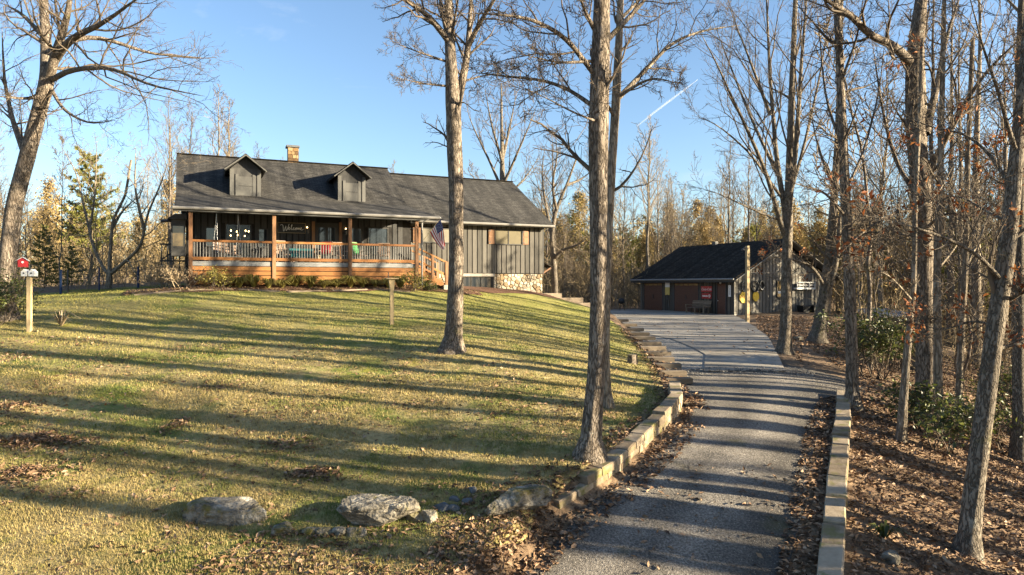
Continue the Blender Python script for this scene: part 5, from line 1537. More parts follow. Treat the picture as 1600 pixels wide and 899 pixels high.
hero('oak_tree', 'large dark oak with a thick arching limb in the right-hand woods', 'tree', (1447, 652), 18,
     [(1447, 652, 29, 0), (1446, 560, 27, 0), (1444, 430, 27, 0), (1440, 300, 28, 0), (1430, 200, 28, 0), (1428, 120, 26, 0), (1432, 60, 22, 0), (1440, 0, 18, 0), (1450, -160, 11, 0)],
     [(15, [(1424, 100, 0), (1398, 72, -.5), (1362, 58, -1), (1330, 24, -1.4), (1285, -4, -2), (1230, -40, -2.5)]), (13, [(1446, 210, 0), (1462, 140, .5), (1478, 60, 1), (1505, -20, 1.3)]), (11, [(1450, 270, 0), (1492, 190, -.6), (1532, 120, -1.2), (1605, 50, -2)]), (8, [(1436, 310, 0), (1400, 260, .6), (1380, 180, 1), (1362, 60, 1.4)]),
      (6, [(1442, 360, 0), (1480, 330, -1), (1530, 340, -2)]), (6, [(1440, 330, 0), (1400, 330, -.8), (1350, 360, -1.4), (1310, 400, -1.8)])], 'bark_oak', 'twig', 17, leaf=(220, .11, 'clinging_leaf', (1.5, 6)))
hero('leaning_oak', 'near mossy oak leaning right among brown leaves at the right edge', 'tree', (1510, 868), 11,
     [(1512, 868, 29, 0), (1522, 760, 27, 0), (1538, 640, 26, 0), (1554, 520, 26, 0), (1568, 430, 25, 0), (1580, 340, 23, 0), (1590, 220, 18, 0), (1600, 110, 14, 0), (1612, -60, 10, 0)],
     [(7, [(1566, 440, 0), (1530, 400, -.4), (1480, 372, -.8), (1420, 352, -1.2), (1350, 330, -1.5)]), (7, [(1574, 470, 0), (1610, 450, -.4), (1680, 440, -.8)]), (7, [(1584, 300, 0), (1548, 240, .4), (1505, 205, .8), (1450, 200, 1.2), (1400, 170, 1.5)]), (6, [(1560, 545, 0), (1600, 535, .5), (1660, 545, 1)]),
      (7, [(1588, 240, 0), (1560, 150, -.5), (1530, 60, -1), (1510, -20, -1.4)]), (5, [(1556, 510, 0), (1520, 500, .6), (1470, 520, 1), (1420, 500, 1.3)]), (6, [(1580, 350, 0), (1540, 330, .8), (1490, 300, 1.6), (1440, 330, 2.2)]), (6, [(1596, 170, 0), (1620, 110, .5), (1650, 60, 1)])], 'bark_grey', 'twig', 19, leaf=(1100, .10, 'clinging_leaf', (-1.0, 3.0)), flare=.5)
THIN = dict(HERO, kids=(7, 6, 4, 0), ratio=(.4, .45, .45, .4))
hero('slender_tree', 'pale slim sapling in front of the large dark oak, leaves at its foot', 'tree', (1407, 694), 15.5,
     [(1407, 694, 14, 0), (1412, 620, 12, 0), (1418, 540, 10, 0), (1428, 450, 8, 0), (1430, 320, 7, 0), (1436, 200, 6, 0), (1440, 60, 4, 0)], [(4, [(1425, 470, 0), (1390, 430, -.5), (1360, 420, -.8)]), (4, [(1432, 330, 0), (1470, 300, .5), (1500, 240, .8)])], 'bark_pale', 'twig_pale', 21, THIN, flare=.25)
hero('slender_tree', 'pale slim trunk touching the right side of the large dark oak', 'tree', (1466, 676), 17,
     [(1466, 676, 15, 0), (1465, 560, 12, 0), (1464, 430, 11, 0), (1470, 250, 9, 0), (1474, 60, 7, 0), (1476, -40, 5, 0)], [(4, [(1466, 420, 0), (1500, 380, .5), (1520, 310, 1)])], 'bark_pale', 'twig_pale', 23, THIN, flare=.25)
hero('slender_tree', 'grey slim trunk between the large dark oak and the near leaning oak', 'tree', (1497, 668), 19,
     [(1497, 668, 10, 0), (1500, 560, 9, 0), (1508, 430, 9, 0), (1512, 250, 8, 0), (1520, 60, 6, 0)], [(4, [(1508, 420, 0), (1540, 350, .5), (1560, 260, 1)])], 'bark_pale', 'twig_pale', 25, THIN, flare=.25)
ORCH = dict(HERO, up=(.06, .06, .05, .03), kids=(9, 6, 5, 0))
hero('crooked_tree', 'crooked many-limbed bare tree beyond the wire fence', 'tree', (168, 458), 37,
     [(168, 458, 9, 0), (171, 430, 7, 0), (172, 395, 5, 0), (176, 345, 4, 0), (196, 305, 4, 0), (205, 250, 3, 0)],
     [(5, [(170, 430, 0), (150, 400, .5), (135, 345, 1), (120, 270, 1.5), (90, 220, 2)]), (6, [(172, 428, 0), (200, 405, -.5), (222, 385, -1), (228, 340, -1), (250, 290, -1.5), (268, 240, -2)]), (5, [(174, 360, 0), (190, 330, .5), (218, 305, 1)]), (5, [(226, 360, -1), (210, 300, -1.5), (212, 230, -1.5)]), (4, [(140, 360, 1), (150, 300, .5), (152, 220, .2)])], 'bark_pale', 'twig_pale', 27, ORCH)
hero('crooked_tree', 'crooked bare tree beside the right corner of the house', 'tree', (868, 470), 48,
     [(868, 470, 10, 0), (866, 420, 9, 0), (862, 370, 7, 0), (868, 330, 6, 0), (885, 290, 4, 0), (900, 250, 3, 0)],
     [(7, [(864, 405, 0), (880, 390, -.5), (900, 385, -1), (915, 375, -1.5)]), (6, [(862, 370, 0), (852, 320, 1), (845, 270, 2), (852, 225, 2)]), (5, [(870, 330, 0), (862, 290, -1), (872, 240, -1.5), (866, 205, -2)]), (5, [(885, 290, 0), (910, 280, 1), (930, 262, 1)])], 'bark_grey', 'twig', 29, ORCH)
BIG = dict(UPS, kids=(8, 6, 4, 0), rmin=.010)
hero('bare_tree', 'tall rounded bare tree standing behind the house roof', 'tree', (787, 462), 64,
     [(787, 462, 12, 0), (786, 330, 10, 0), (785, 270, 8, 0), (784, 210, 5, 0), (783, 130, 2, 0)],
     [(5, [(786, 300, 0), (760, 240, 1), (735, 190, 2), (728, 160, 2)]), (5, [(786, 290, 0), (808, 240, -1), (826, 200, -2), (840, 165, -2)]), (5, [(785, 255, 0), (768, 200, -2), (757, 140, -3)]), (5, [(785, 250, 0), (798, 190, 2), (808, 140, 3)]), (4, [(786, 310, 0), (820, 280, 2), (846, 240, 3)]), (4, [(786, 315, 0), (750, 290, -2), (728, 262, -3)])], 'bark_grey', 'twig', 31, BIG)

# ---- woodland trees: prototypes with trunk and crown, then individuals that share their meshes
def proto_bare(seed, h, spread=.34, clear=.3, r_=None, spec=None, nl=20, crook=.05):
    rg = np.random.default_rng(seed); n = 14; r0 = r_ or h * .011
    W = np.cumsum(rg.normal(size=(n + 1, 2)) * crook * h / n, 0); W -= W[0]
    P = np.stack([W[:, 0], W[:, 1], np.linspace(-.3, h, n + 1)], 1)
    rad = r0 * np.linspace(1, .12, n + 1); rad[0] *= 1.5; rad[1] *= 1.08
    out = []
    sp = spec or dict(seg=(0, 6, 4, 3), wander=(0, .12, .18, .2), up=(0, .10, .08, .05), taper=(0, .3, .4, .5), kids=(0, 6, 5, 0), start=(0, .2, .15, 0), angle=(0, .7, .7, 0), ratio=(0, .5, .5, 0), rr=(0, .5, .6, 0), rmin=.011)
    az = 0
    for j in range(nl):
        t = clear + (1 - clear) * (j + .5) / nl; f = t * n; i = min(int(f), n - 1); q = P[i] + (P[i + 1] - P[i]) * (f - i); az += 2.4 + rg.uniform(-.4, .4)
        an = rg.uniform(.6, 1.0) * (1.05 - .4 * t); d = np.array([math.cos(az) * math.sin(an), math.sin(az) * math.sin(an), math.cos(an)])
        Lc = h * spread * (1.1 - .85 * (t - clear) / (1 - clear)) * rg.uniform(.75, 1.2)
        grow(rg, out, None, q, d, Lc, min(np.interp(t, np.linspace(0, 1, n + 1), rad) * .5, Lc * .022), 1, sp)
    return tubes_mesh('trunk', [(P, rad)], lambda a: 10), tubes_mesh('crown', out, sides_far)


def needle_mesh(name, C, D, rg, L, w, per):
    """tufts: per thin triangles at each centre, pointing along D with spread"""
    n = len(C); C = np.repeat(C, per, 0); D = np.repeat(D, per, 0) + rg.normal(size=(n * per, 3)) * .55
    D /= np.linalg.norm(D, axis=1, keepdims=True); s = np.cross(D, rg.normal(size=D.shape)); s /= np.linalg.norm(s, axis=1, keepdims=True)
    l = L * rg.uniform(.6, 1.2, (len(C), 1))
    V = np.stack([C - s * w / 2, C + s * w / 2, C + D * l], 1).reshape(-1, 3)
    return rawmesh(name, V, None, np.arange(len(V)).reshape(-1, 3))


def proto_pine(seed, h, clear=.35, spread=.2, drop=0., tuft=.34, dens=1.0, top=.25):
    rg = np.random.default_rng(seed); n = 12; out = []
    P = np.stack([rg.normal(size=n + 1) * .006 * h, rg.normal(size=n + 1) * .006 * h, np.linspace(-.3, h, n + 1)], 1); rad = h * .010 * np.linspace(1, .1, n + 1)
    C, D = [], []; az = 0; nl = int(34 * dens)
    for j in range(nl):
        t = clear + (1 - clear) * (j + .5) / nl; z = t * h; az += 2.4 + rg.uniform(-.3, .3)
        Lc = h * spread * (1.0 - (1 - top) * (t - clear) / (1 - clear)) * rg.uniform(.6, 1.15)
        if rg.uniform() < .12: continue
        d = np.array([math.cos(az), math.sin(az), .25 - drop + .5 * t]); d /= np.linalg.norm(d); m = 5
        Q = np.array([[P[min(int(t * n), n), 0], P[min(int(t * n), n), 1], z] + d * Lc * u + np.array([0, 0, (-drop * .5 + .12) * Lc * u * u]) for u in np.linspace(0, 1, m)])
        out.append((Q, np.maximum(h * .0028 * np.linspace(1, .3, m), .008)))
        for u in np.linspace(.25, 1, int(4 + Lc * 3)):
            i = min(int(u * (m - 1)), m - 2); q = Q[i] + (Q[i + 1] - Q[i]) * (u * (m - 1) - i)
            for s in range(3):
                side = rg.normal(size=3) * np.array([1, 1, .35]); off = nrm(side) * Lc * .30 * rg.uniform(.1, 1) * (1.1 - .5 * u)
                C.append(q + off); D.append(nrm(off + d * .5 + np.array([0, 0, .25 - drop])))
                if s == 0: out.append((np.array([q, q + off * .5, q + off]), np.array([.012, .009, .007])))
    return tubes_mesh('trunk', [(P, rad)], lambda a: 10), tubes_mesh('branches', out, lambda a: 3), needle_mesh('needles', np.array(C), np.array(D), rg, tuft, .10, 12)


BARE = [proto_bare(100, 15, .30, .30), proto_bare(101, 17, .26, .42, nl=18), proto_bare(102, 13, .36, .22, nl=20, crook=.09), proto_bare(103, 18, .20, .5, nl=16), proto_bare(104, 14, .32, .28, nl=20), proto_bare(105, 16, .24, .35, nl=22, crook=.08)]
SAP = [proto_bare(110, 8, .30, .2, r_=.045, nl=14, crook=.1), proto_bare(111, 9, .24, .3, r_=.05, nl=12, crook=.12), proto_bare(112, 7, .34, .15, r_=.04, nl=14, crook=.14)]
PINE = [proto_pine(120, 14, .35, .19, top=.55), proto_pine(121, 15, .45, .17, top=.6), proto_pine(122, 12, .25, .24, top=.5)]
HEM = [proto_pine(130, 8, .08, .34, drop=.25, tuft=.26, dens=1.3, top=.12), proto_pine(131, 6, .06, .38, drop=.2, tuft=.26, dens=1.2, top=.12)]
def proto_beech(seed, h, n, size):
    a, b_ = proto_bare(seed, h, .30, .12, nl=20, spec=dict(seg=(0, 5, 4), wander=(0, .14, .2), up=(0, .08, .05), taper=(0, .3, .4), kids=(0, 7, 0), start=(0, .2, 0), angle=(0, .75, 0), ratio=(0, .5, 0), rr=(0, .5, 0), rmin=.012))
    v = get_vq(b_)[0]; rg = np.random.default_rng(seed); cl = v[rg.integers(0, len(v), 90)]
    C = np.concatenate([v[rg.integers(0, len(v), n // 2)], cl[rg.integers(0, 90, n - n // 2)] + rg.normal(size=(n - n // 2, 3)) * .35]) + rg.normal(size=(n, 3)) * .18
    return a, b_, leaf_mesh('leaves', C, size, rg)


def get_vq(me):
    v = np.empty(len(me.vertices) * 3, np.float32); me.vertices.foreach_get('co', v)
    k = me.polygons[0].loop_total; q = np.empty(len(me.loops), np.int32); me.loops.foreach_get('vertex_index', q)
    return v.reshape(-1, 3), q.reshape(-1, k)


BEECH = [proto_beech(160, 11, 4200, .26), proto_beech(161, 9, 3600, .25), proto_beech(162, 12, 4600, .27)]
for a, b_, c in BEECH:
    a.materials.append(MATS['bark_pale']); b_.materials.append(MATS['twig_pale']); c.materials.append(MATS['thicket_leaf'])
TSP = dict(seg=(0, 5, 4, 3), wander=(0, .12, .18, .2), up=(0, .10, .08, .05), taper=(0, .3, .4, .5), kids=(0, 4, 3, 0), start=(0, .3, .2, 0), angle=(0, .7, .7, 0), ratio=(0, .5, .5, 0), rr=(0, .5, .6, 0), rmin=.011)
TALL = [proto_bare(150, 24, .16, .58, r_=.24, spec=TSP, nl=12, crook=.03), proto_bare(151, 22, .15, .62, r_=.18, spec=TSP, nl=11, crook=.05), proto_bare(152, 25, .15, .66, r_=.30, spec=TSP, nl=11, crook=.03)]
BARKS = ('bark_grey', 'bark_oak', 'bark_pale')
for k, (a, b_) in enumerate(BARE + SAP + TALL):
    a.materials.append(MATS[BARKS[k % 3]]); b_.materials.append(MATS['twig_pale' if k % 2 else 'twig'])
for grp, nm in ((PINE, 'needles'), (HEM, 'needles_dark')):
    for a, b_, c in grp:
        a.materials.append(MATS['bark_oak']); b_.materials.append(MATS['twig']); c.materials.append(MATS[nm])
BARKW = {'bark_grey': 'grey-barked', 'bark_oak': 'dark-barked', 'bark_pale': 'pale-barked'}
TR = np.random.default_rng(55)
placed = []


def where(x, y):
    p = CX + F * x / max(y, 1); near = 'near' if y < 55 else 'far'
    L_ = [(-1e9, 0, 'outside the left edge'), (0, 90, 'behind the forked tree at the left edge'), (90, 200, 'behind the wire fence'), (200, 300, 'just left of the porch'), (300, 450, 'above the left dormer'), (450, 610, 'above the right dormer'), (610, 700, 'left of the lawn oak'), (700, 860, 'above the house wing'), (860, 940, 'right of the house corner'),
          (940, 1010, 'left of the garage'), (1010, 1080, 'above the left part of the garage roof'), (1080, 1160, 'above the middle of the garage roof'), (1160, 1240, 'above the garage gable'), (1240, 1330, 'right of the garage gable'), (1330, 1390, 'beyond the straight dark trunk'), (1390, 1450, 'behind the pale slim sapling'),
          (1450, 1510, 'right of the large dark oak'), (1510, 1560, 'behind the near leaning oak'), (1560, 1610, 'at the right edge')]
    for a, b, t in L_:
        if a <= p < b: return near + ' ' + t if False else t, near
    return 'outside the right edge', near


def put(proto, x, y, s, name, label, group, dz=0.):
    z = Hs(x, y) if abs(x) < 130 and y < 250 else 0
    t = thing(name, label, 'tree', (x, y, z + dz), TR.uniform(0, 6.28), group)
    sc = (s * TR.uniform(.9, 1.1), s * TR.uniform(.9, 1.1), s)
    names = ('trunk', 'crown') if len(proto) == 2 else ('trunk', 'limbs', 'crown')
    for m, nme in zip(proto, names):
        inst(nme, m, t, scale=sc)
    placed.append((x, y))
    return t


def free(x, y, gap):
    return all((x - a) ** 2 + (y - b) ** 2 > gap * gap for a, b in placed)


def zone(n, xr, yr, protos, srange, name, label, group, gap=1.6, ok=None, auto=True):
    c = 0
    for _ in range(n * 12):
        if c >= n: break
        x, y = TR.uniform(*xr), TR.uniform(*yr)
        if (ok and not ok(x, y)) or not free(x, y, gap): continue
        k = TR.integers(len(protos)); s = TR.uniform(*srange); lab = label
        if auto:
            w_, near = where(x, y); f = (s - srange[0]) / (srange[1] - srange[0]); size = 'short' if f < .33 else 'mid-height' if f < .67 else 'tall'
            kind = {'sapling': 'slim bare sapling', 'pine_tree': 'olive-green pine', 'beech_tree': 'tan-leaved young tree', 'bare_tree': BARKW[protos[k][0].materials[0].name] + ' bare tree'}[name]
            lab = '%s %s %s' % (size, kind, w_)
        put(protos[k], x, y, s, name, lab, group); c += 1


def px_of(x, y):
    return CX + F * x / y


def clear_of(x, y):
    """not inside or in front of the house, garage, lawn or drive"""
    lx = (x - h_o[0]) * h_d1[0] + (y - h_o[1]) * h_d1[1]; ly = (x - h_o[0]) * h_d2[0] + (y - h_o[1]) * h_d2[1]
    if -22 < lx < 3 and -8 < ly < 13: return False
    gx = (x - g_o[0]) * h_d1[0] + (y - g_o[1]) * h_d1[1]; gy = (x - g_o[0]) * h_d2[0] + (y - g_o[1]) * h_d2[1]
    if -8 < gx < 11 and -3 < gy < 13: return False
    return True


LB = 'bare grey tree among the woods left of the house'
zone(34, (-62, -20), (42, 80), BARE, (.55, .85), 'bare_tree', LB, 'bare trees left of the house', 2.0, clear_of)
zone(12, (-34, -18), (38, 52), SAP, (.7, 1.1), 'sapling', 'slim bare sapling among the trees left of the house', 'saplings left of the house', 1.2, clear_of)
put(PINE[2], *at(142, 450, 46)[:2], .70, 'pine_tree', 'dense yellow-green pine rising behind the wire fence', None)
for i, (px, py, Y, s) in enumerate([(70, 455, 42, .48), (112, 456, 43, .42)]):
    put(HEM[i % 2], *at(px, py, Y)[:2], s, 'hemlock_tree', ('drooping dark hemlock behind the birdhouse post', 'drooping dark hemlock below the yellow-green pine')[i], 'dark hemlocks beyond the fence')
zone(16, (-24, 2), (60, 90), BARE, (.60, .80), 'bare_tree', 'bare tree top showing above the house roof', 'bare trees behind the house', 2.5, clear_of)
zone(62, (3, 40), (60, 98), BARE, (.62, 1.0), 'bare_tree', 'bare tree in the woods behind the garage', 'bare trees behind the garage', 2.0, clear_of)
zone(14, (4, 36), (68, 104), PINE, (.50, .72), 'pine_tree', 'olive-green pine in the woods behind the garage', 'pines behind the garage', 2.5, clear_of)
zone(12, (3, 12), (56, 70), SAP, (.6, 1.0), 'sapling', 'slim bare sapling between the house and the garage', 'saplings between house and garage', 1.2, clear_of)
for px, py, Y, s, lab in ((1015, 470, 66, 1.0, 'tall pale-trunked bare tree just left of the garage roof'), (1135, 470, 72, .98, 'tall bare tree rising behind the middle of the garage roof'), (930, 470, 60, .9, 'bare tree directly behind the thickest oak trunk')):
    put(BARE[3], *at(px, py, Y)[:2], s, 'bare_tree', lab, None)


def right_ok(x, y):
    if not clear_of(x, y): return False
    p = px_of(x, y)
    return p > 1335 and not (1372 < p < 1432 and y < 46)


zone(20, (15, 46), (20, 44), TALL, (.6, 1.0), 'bare_tree', '', 'tall bare trees in the right woods', 1.7, right_ok)
zone(40, (24, 58), (42, 70), BARE, (.75, 1.25), 'bare_tree', 'bare tree in the dense woods right of the garage', 'bare trees in the right woods', 1.7, right_ok)
zone(60, (12, 40), (23, 54), SAP, (.8, 1.6), 'sapling', 'slim bare sapling in the dense woods right of the driveway', 'saplings in the right woods', 1.1, right_ok)
zone(12, (22, 50), (38, 64), PINE, (.5, .8), 'pine_tree', 'olive-green pine in the woods right of the garage', 'pines in the right woods', 2.0, right_ok)


zone(14, (11.5, 34), (15, 34), TALL, (.55, .85), 'bare_tree', 'bare tree in the near part of the woods right of the driveway', 'bare trees right of the driveway', 1.5, right_ok)


BL = 'beech_tree'
zone(64, (2, 48), (66, 104), BEECH, (.7, 1.15), BL, '', 'tan-leaved trees behind the garage', 1.8, clear_of)
zone(34, (-64, -20), (50, 86), BEECH, (.55, .85), BL, '', 'tan-leaved trees left of the house', 2.0, clear_of)
zone(20, (24, 56), (44, 70), BEECH, (.6, 1.0), BL, '', 'tan-leaved trees in the right woods', 2.0, right_ok)
zone(16, (-20, 3), (66, 92), BEECH, (.55, .75), BL, '', 'tan-leaved trees behind the house', 2.0, clear_of)


def side_ok(x, y):
    return y < .62 * x - 3.5 and px_of(x, max(y, .5)) > 1720 or y < 1.0


# the wood goes on outside the frame to the right, where the low sun comes from
def near_ok(x, y):
    return y < 1.22 * x - .5


zone(16, (8.5, 26), (0.5, 19), TALL, (.75, 1.0), 'bare_tree', 'bare tree of the wood beyond the driveway whose shadow stripes the lawn', 'bare trees beyond the driveway', 1.7, near_ok, False)
zone(54, (16, 60), (-22, 24), TALL, (.75, 1.1), 'bare_tree', 'bare tree of the wood beyond the driveway whose shadow stripes the lawn', 'bare trees beyond the driveway', 2.4, side_ok, False)

same = {}
for o_ in list(bpy.data.objects):
    if o_.parent is None and o_.get('category') == 'tree' and o_.get('group') and 'beyond the driveway' not in o_['group']:
        same.setdefault(o_['label'], []).append(o_)
for lab, lst in same.items():
    if len(lst) > 1:
        lst.sort(key=lambda o_: o_.location.y)
        W_ = ('nearer', 'farther') if len(lst) == 2 else ('nearest', 'second-nearest', 'third-nearest', 'fourth-nearest', 'fifth-nearest', 'sixth-nearest', 'seventh-nearest', 'eighth-nearest', 'ninth-nearest', 'tenth-nearest', 'eleventh-nearest', 'twelfth-nearest')
        for k, o_ in enumerate(lst):
            if k < len(W_): o_['label'] = W_[k] + ' ' + lab


# far wood: reads as one mass
def merge(parts):
    V, Q, o_ = [], [], 0
    for v, q in parts:
        V.append(v); Q.append(q + o_); o_ += len(v)
    return np.concatenate(V), np.concatenate(Q)


def get_vq(me):
    v = np.empty(len(me.vertices) * 3, np.float32); me.vertices.foreach_get('co', v)
    k = me.polygons[0].loop_total; q = np.empty(len(me.loops), np.int32); me.loops.foreach_get('vertex_index', q)
    return v.reshape(-1, 3), q.reshape(-1, k)


COARSE = dict(seg=(0, 4, 3), wander=(0, .14, .2), up=(0, .10, .06), taper=(0, .3, .4), kids=(0, 7, 0), start=(0, .2, 0), angle=(0, .7, 0), ratio=(0, .5, 0), rr=(0, .5, 0), rmin=.022)
fars = [proto_bare(140 + k, 15, .3, .25, spec=COARSE, nl=20) for k in range(3)]
fvq = [merge([get_vq(a), get_vq(b_)]) for a, b_ in fars]
parts = []
for k in range(45):
    y = TR.uniform(88, 135); x = TR.uniform(-1.0, 1.0) * y
    v, q = fvq[k % 3]; a = TR.uniform(0, 6.28); s = TR.uniform(.7, 1.15)
    rot = np.array([[math.cos(a), -math.sin(a), 0], [math.sin(a), math.cos(a), 0], [0, 0, 1]])
    parts.append((v @ rot.T * s + np.array([x, y, float(HDf(x, y)) - .5]), q))
V, Q = merge(parts)
tag(link('distant_wood', rawmesh('distant_wood', V, Q), 'twig_tan', fixn=False), 'tan mass of distant bare woodland behind house and garage', 'woodland', kind='stuff')

def leafage(name, label, n_crowns, xr, yr, hr, per, size, m, ok=None, wide=(.8, 1.9)):
    C = []
    for k in range(n_crowns):
        for _ in range(20):
            y = TR.uniform(*yr); x = TR.uniform(*xr) * (y if abs(xr[0]) <= 2 else 1)
            if ok is None or ok(x, y): break
        else: continue
        hgt = TR.uniform(*hr); zc = float(H(np.array([x]), np.array([y]))[0]); n = int(per * TR.uniform(.6, 1.4)); wd = TR.uniform(*wide); m_ = 12
        u0 = TR.uniform(.12, 1, m_) ** .8; cc = np.stack([TR.normal(size=m_) * wd * .75, TR.normal(size=m_) * wd * .75, u0 * hgt], 1); cl = TR.integers(0, m_, n)
        q = cc[cl] + TR.normal(size=(n, 3)) * np.array([.45, .45, .32]) * (wd / 1.2)
        C.append(q + np.array([x, y, zc]))
    return tag(link(name, leaf_mesh(name, np.concatenate(C), size, TR), m, fixn=False), label, 'woodland', kind='stuff')


leafage('distant_leafage', 'tan and olive leafage of the far wooded hillside', 420, (-.95, 1.0), (92, 135), (7, 13.5), 150, .62, 'far_leaf', lambda x, y: not (-30 < x < 3 and y < 110))
leafage('underwood_leafage', 'sparse tan and green leaves in the underwood right of the garage', 90, (20, 56), (36, 68), (2, 9), 190, .22, 'thicket_leaf', lambda x, y: right_ok(x, y))

# underwood: tangled tan brush at the woodland edge
br = []
rgb = np.random.default_rng(77)
BR = dict(seg=(0, 4, 3), wander=(0, .25, .3), up=(0, .05, .03), taper=(0, .35, .5), kids=(0, 5, 0), start=(0, .2, 0), angle=(0, .7, 0), ratio=(0, .55, 0), rr=(0, .6, 0), rmin=.008)
for k in range(4):
    out = []
    for j in range(9):
        a = rgb.uniform(0, 6.28); q = np.array([rgb.normal() * .7, rgb.normal() * .7, -.1]); d = nrm(np.array([math.cos(a) * .45, math.sin(a) * .45, 1.0]))
        grow(rgb, out, None, q, d, rgb.uniform(1.2, 2.8), .014, 1, BR)
    br.append(get_vq(tubes_mesh('brush', out, lambda a: 3)))
parts = []
for k in range(260):
    for _ in range(30):
        z_ = k % 3
        if z_ == 0: x, y = rgb.uniform(-50, -17), rgb.uniform(38, 70)
        elif z_ == 1: x, y = rgb.uniform(2, 34), rgb.uniform(57, 95)
        else: x, y = rgb.uniform(13, 46), rgb.uniform(22, 60)
        if clear_of(x, y) and (z_ < 2 or right_ok(x, y)): break
    v, q = br[k % 4]; a = rgb.uniform(0, 6.28); s = rgb.uniform(.8, 1.7) * (1 + max(0, y - 30) * .014)
    rot = np.array([[math.cos(a), -math.sin(a), 0], [math.sin(a), math.cos(a), 0], [0, 0, 1]])
    parts.append((v @ rot.T * s + np.array([x, y, Hs(x, y)]), q))
V, Q = merge(parts)
tag(link('undergrowth', rawmesh('undergrowth', V, Q), 'twig_tan', fixn=False), 'tangled tan brush filling the woods between the trunks', 'undergrowth', kind='stuff')


# ------------------------------------------------------------------ shrubs and plants
def shrub(name, label, x, y, h, w, leaves, lm, lsize, seed, stems=9, stemm='twig', group=None, z=None, cat='shrub', lo=.25):
    rg = np.random.default_rng(seed); out, tips = [], []
    sp = dict(seg=(0, 5, 4, 3), wander=(0, .2, .25, .25), up=(0, .06, .05, .03), taper=(0, .4, .5, .5), kids=(0, 5, 3, 0), start=(0, .3, .2, 0), angle=(0, .7, .7, 0), ratio=(0, .5, .5, 0), rr=(0, .6, .6, 0), rmin=.005)
    for j in range(stems):
        a = rg.uniform(0, 6.28); k = rg.uniform(.15, .9) * w / h
        grow(rg, out, tips, np.array([rg.normal() * w * .1, rg.normal() * w * .1, -.05]), nrm(np.array([math.cos(a) * k, math.sin(a) * k, 1.0])), h * rg.uniform(.55, .9), .012 + .004 * h, 1, sp)
    t = thing(name, label, cat, (x, y, Hs(x, y) if z is None else z), 0, group)
    link('stems', tubes_mesh('stems', out, lambda a: 4), stemm, t, fixn=False)
    if leaves:
        T = np.array(tips); T = T[T[:, 2] > lo * h]
        C = T[rg.integers(0, len(T), leaves)] + rg.normal(size=(leaves, 3)) * np.array([.07, .07, .06]) * (1 + w * .4)
        link('foliage', leaf_mesh('foliage', C, lsize, rg, flat=.35), lm, t, fixn=False)
    return t


def P2(px, py, Y):
    q = at(px, py, Y); return float(q[0]), float(q[1])


shrub('laurel_shrub', 'glossy green laurel shrub below the shed beside the straight dark trunk', *P2(1368, 600, 22.5), 2.6, 2.2, 2600, 'broadleaf', .13, 1, 14)
shrub('laurel_shrub', 'glossy green laurel shrub left of the large dark oak', *P2(1400, 590, 25), 2.3, 2.0, 2000, 'broadleaf', .13, 2, 12)
shrub('laurel_shrub', 'yellow-green sparse laurel at the foot of the pale slim trunks', *P2(1470, 700, 15.5), 1.5, 1.6, 700, 'broadleaf', .13, 3, 9)
shrub('laurel_shrub', 'yellow-green sparse laurel in front of the large dark oak', *P2(1440, 690, 16.6), 1.4, 1.5, 600, 'broadleaf', .13, 4, 8)
shrub('laurel_shrub', 'dark green laurel at the right edge behind the near leaning oak', *P2(1590, 640, 19), 2.6, 2.4, 2200, 'broadleaf', .12, 5, 12)
shrub('laurel_shrub', 'low green laurel right of the near leaning oak trunk', *P2(1560, 690, 17), 1.6, 2.2, 900, 'broadleaf', .12, 6, 9)
shrub('evergreen_shrub', 'leafy green shrub at the left edge below the birdhouse post', *P2(-2, 500, 23.2), 2.0, 1.7, 2600, 'broadleaf', .10, 7, 14)
shrub('evergreen_shrub', 'low leafy green shrub beneath the forked tree at the left edge', *P2(-14, 490, 25.4), 2.4, 2.2, 2200, 'broadleaf', .11, 8, 12)
for i, (px, Y) in enumerate(((252, 31.4), (272, 30.8), (290, 30.4))):
    shrub('bare_shrub', ('leftmost tangled tan leafless shrub at the left end of the porch', 'tangled tan leafless shrub in the middle of three at the left end of the porch', 'tangled tan leafless shrub against the left porch post')[i], *P2(px, 449, Y), 1.35, 1.7, 350, 'drystem', .09, 20 + i, 16, 'drystem', 'leafless shrubs at the porch end')
shrub('yellow_shrub', 'rounded yellow-green shrub against the porch skirt near the swing', *P2(338, 446, 30.4), 1.05, 1.3, 1500, 'yellowleaf', .09, 30, 12, lo=.1)
shrub('yellow_shrub', 'upright yellow shrub in front of the porch corner by the stairs', *P2(644, 450, 33.6), 1.25, 1.0, 900, 'yellowleaf', .09, 31, 10, lo=.15)
shrub('evergreen_shrub', 'low green shrub at the foot of the porch stairs', *P2(670, 452, 34.4), .55, 1.0, 900, 'broadleaf', .08, 32, 8, lo=.1)


def tuft(name, label, x, y, h, n, m, seed, group, cat='plant'):
    rg = np.random.default_rng(seed); a = rg.uniform(0, 6.28, n); k = rg.uniform(.3, 1.5, n); L = h * rg.uniform(.7, 1.3, n); w = .018
    V, Q = [], []
    for i in range(n):
        d = np.array([math.cos(a[i]), math.sin(a[i]), 0]); s = np.array([-d[1], d[0], 0]) * w
        pts = [d * .03, d * (.08 + .3 * k[i] * L[i]) + np.array([0, 0, L[i] * .8]), d * (.1 + .8 * k[i] * L[i]) + np.array([0, 0, L[i] * (.95 - .4 * k[i])])]
        b0 = len(V); V += [pts[0] - s, pts[0] + s, pts[1] - s, pts[1] + s, pts[2] - s * .3, pts[2] + s * .3]; Q += [(b0, b0 + 1, b0 + 3, b0 + 2), (b0 + 2, b0 + 3, b0 + 5, b0 + 4)]
    o = link(name, rawmesh(name, np.array(V), np.array(Q)), m, fixn=False); o.location = (x, y, Hs(x, y) + .02)
    return tag(o, label, cat, group)


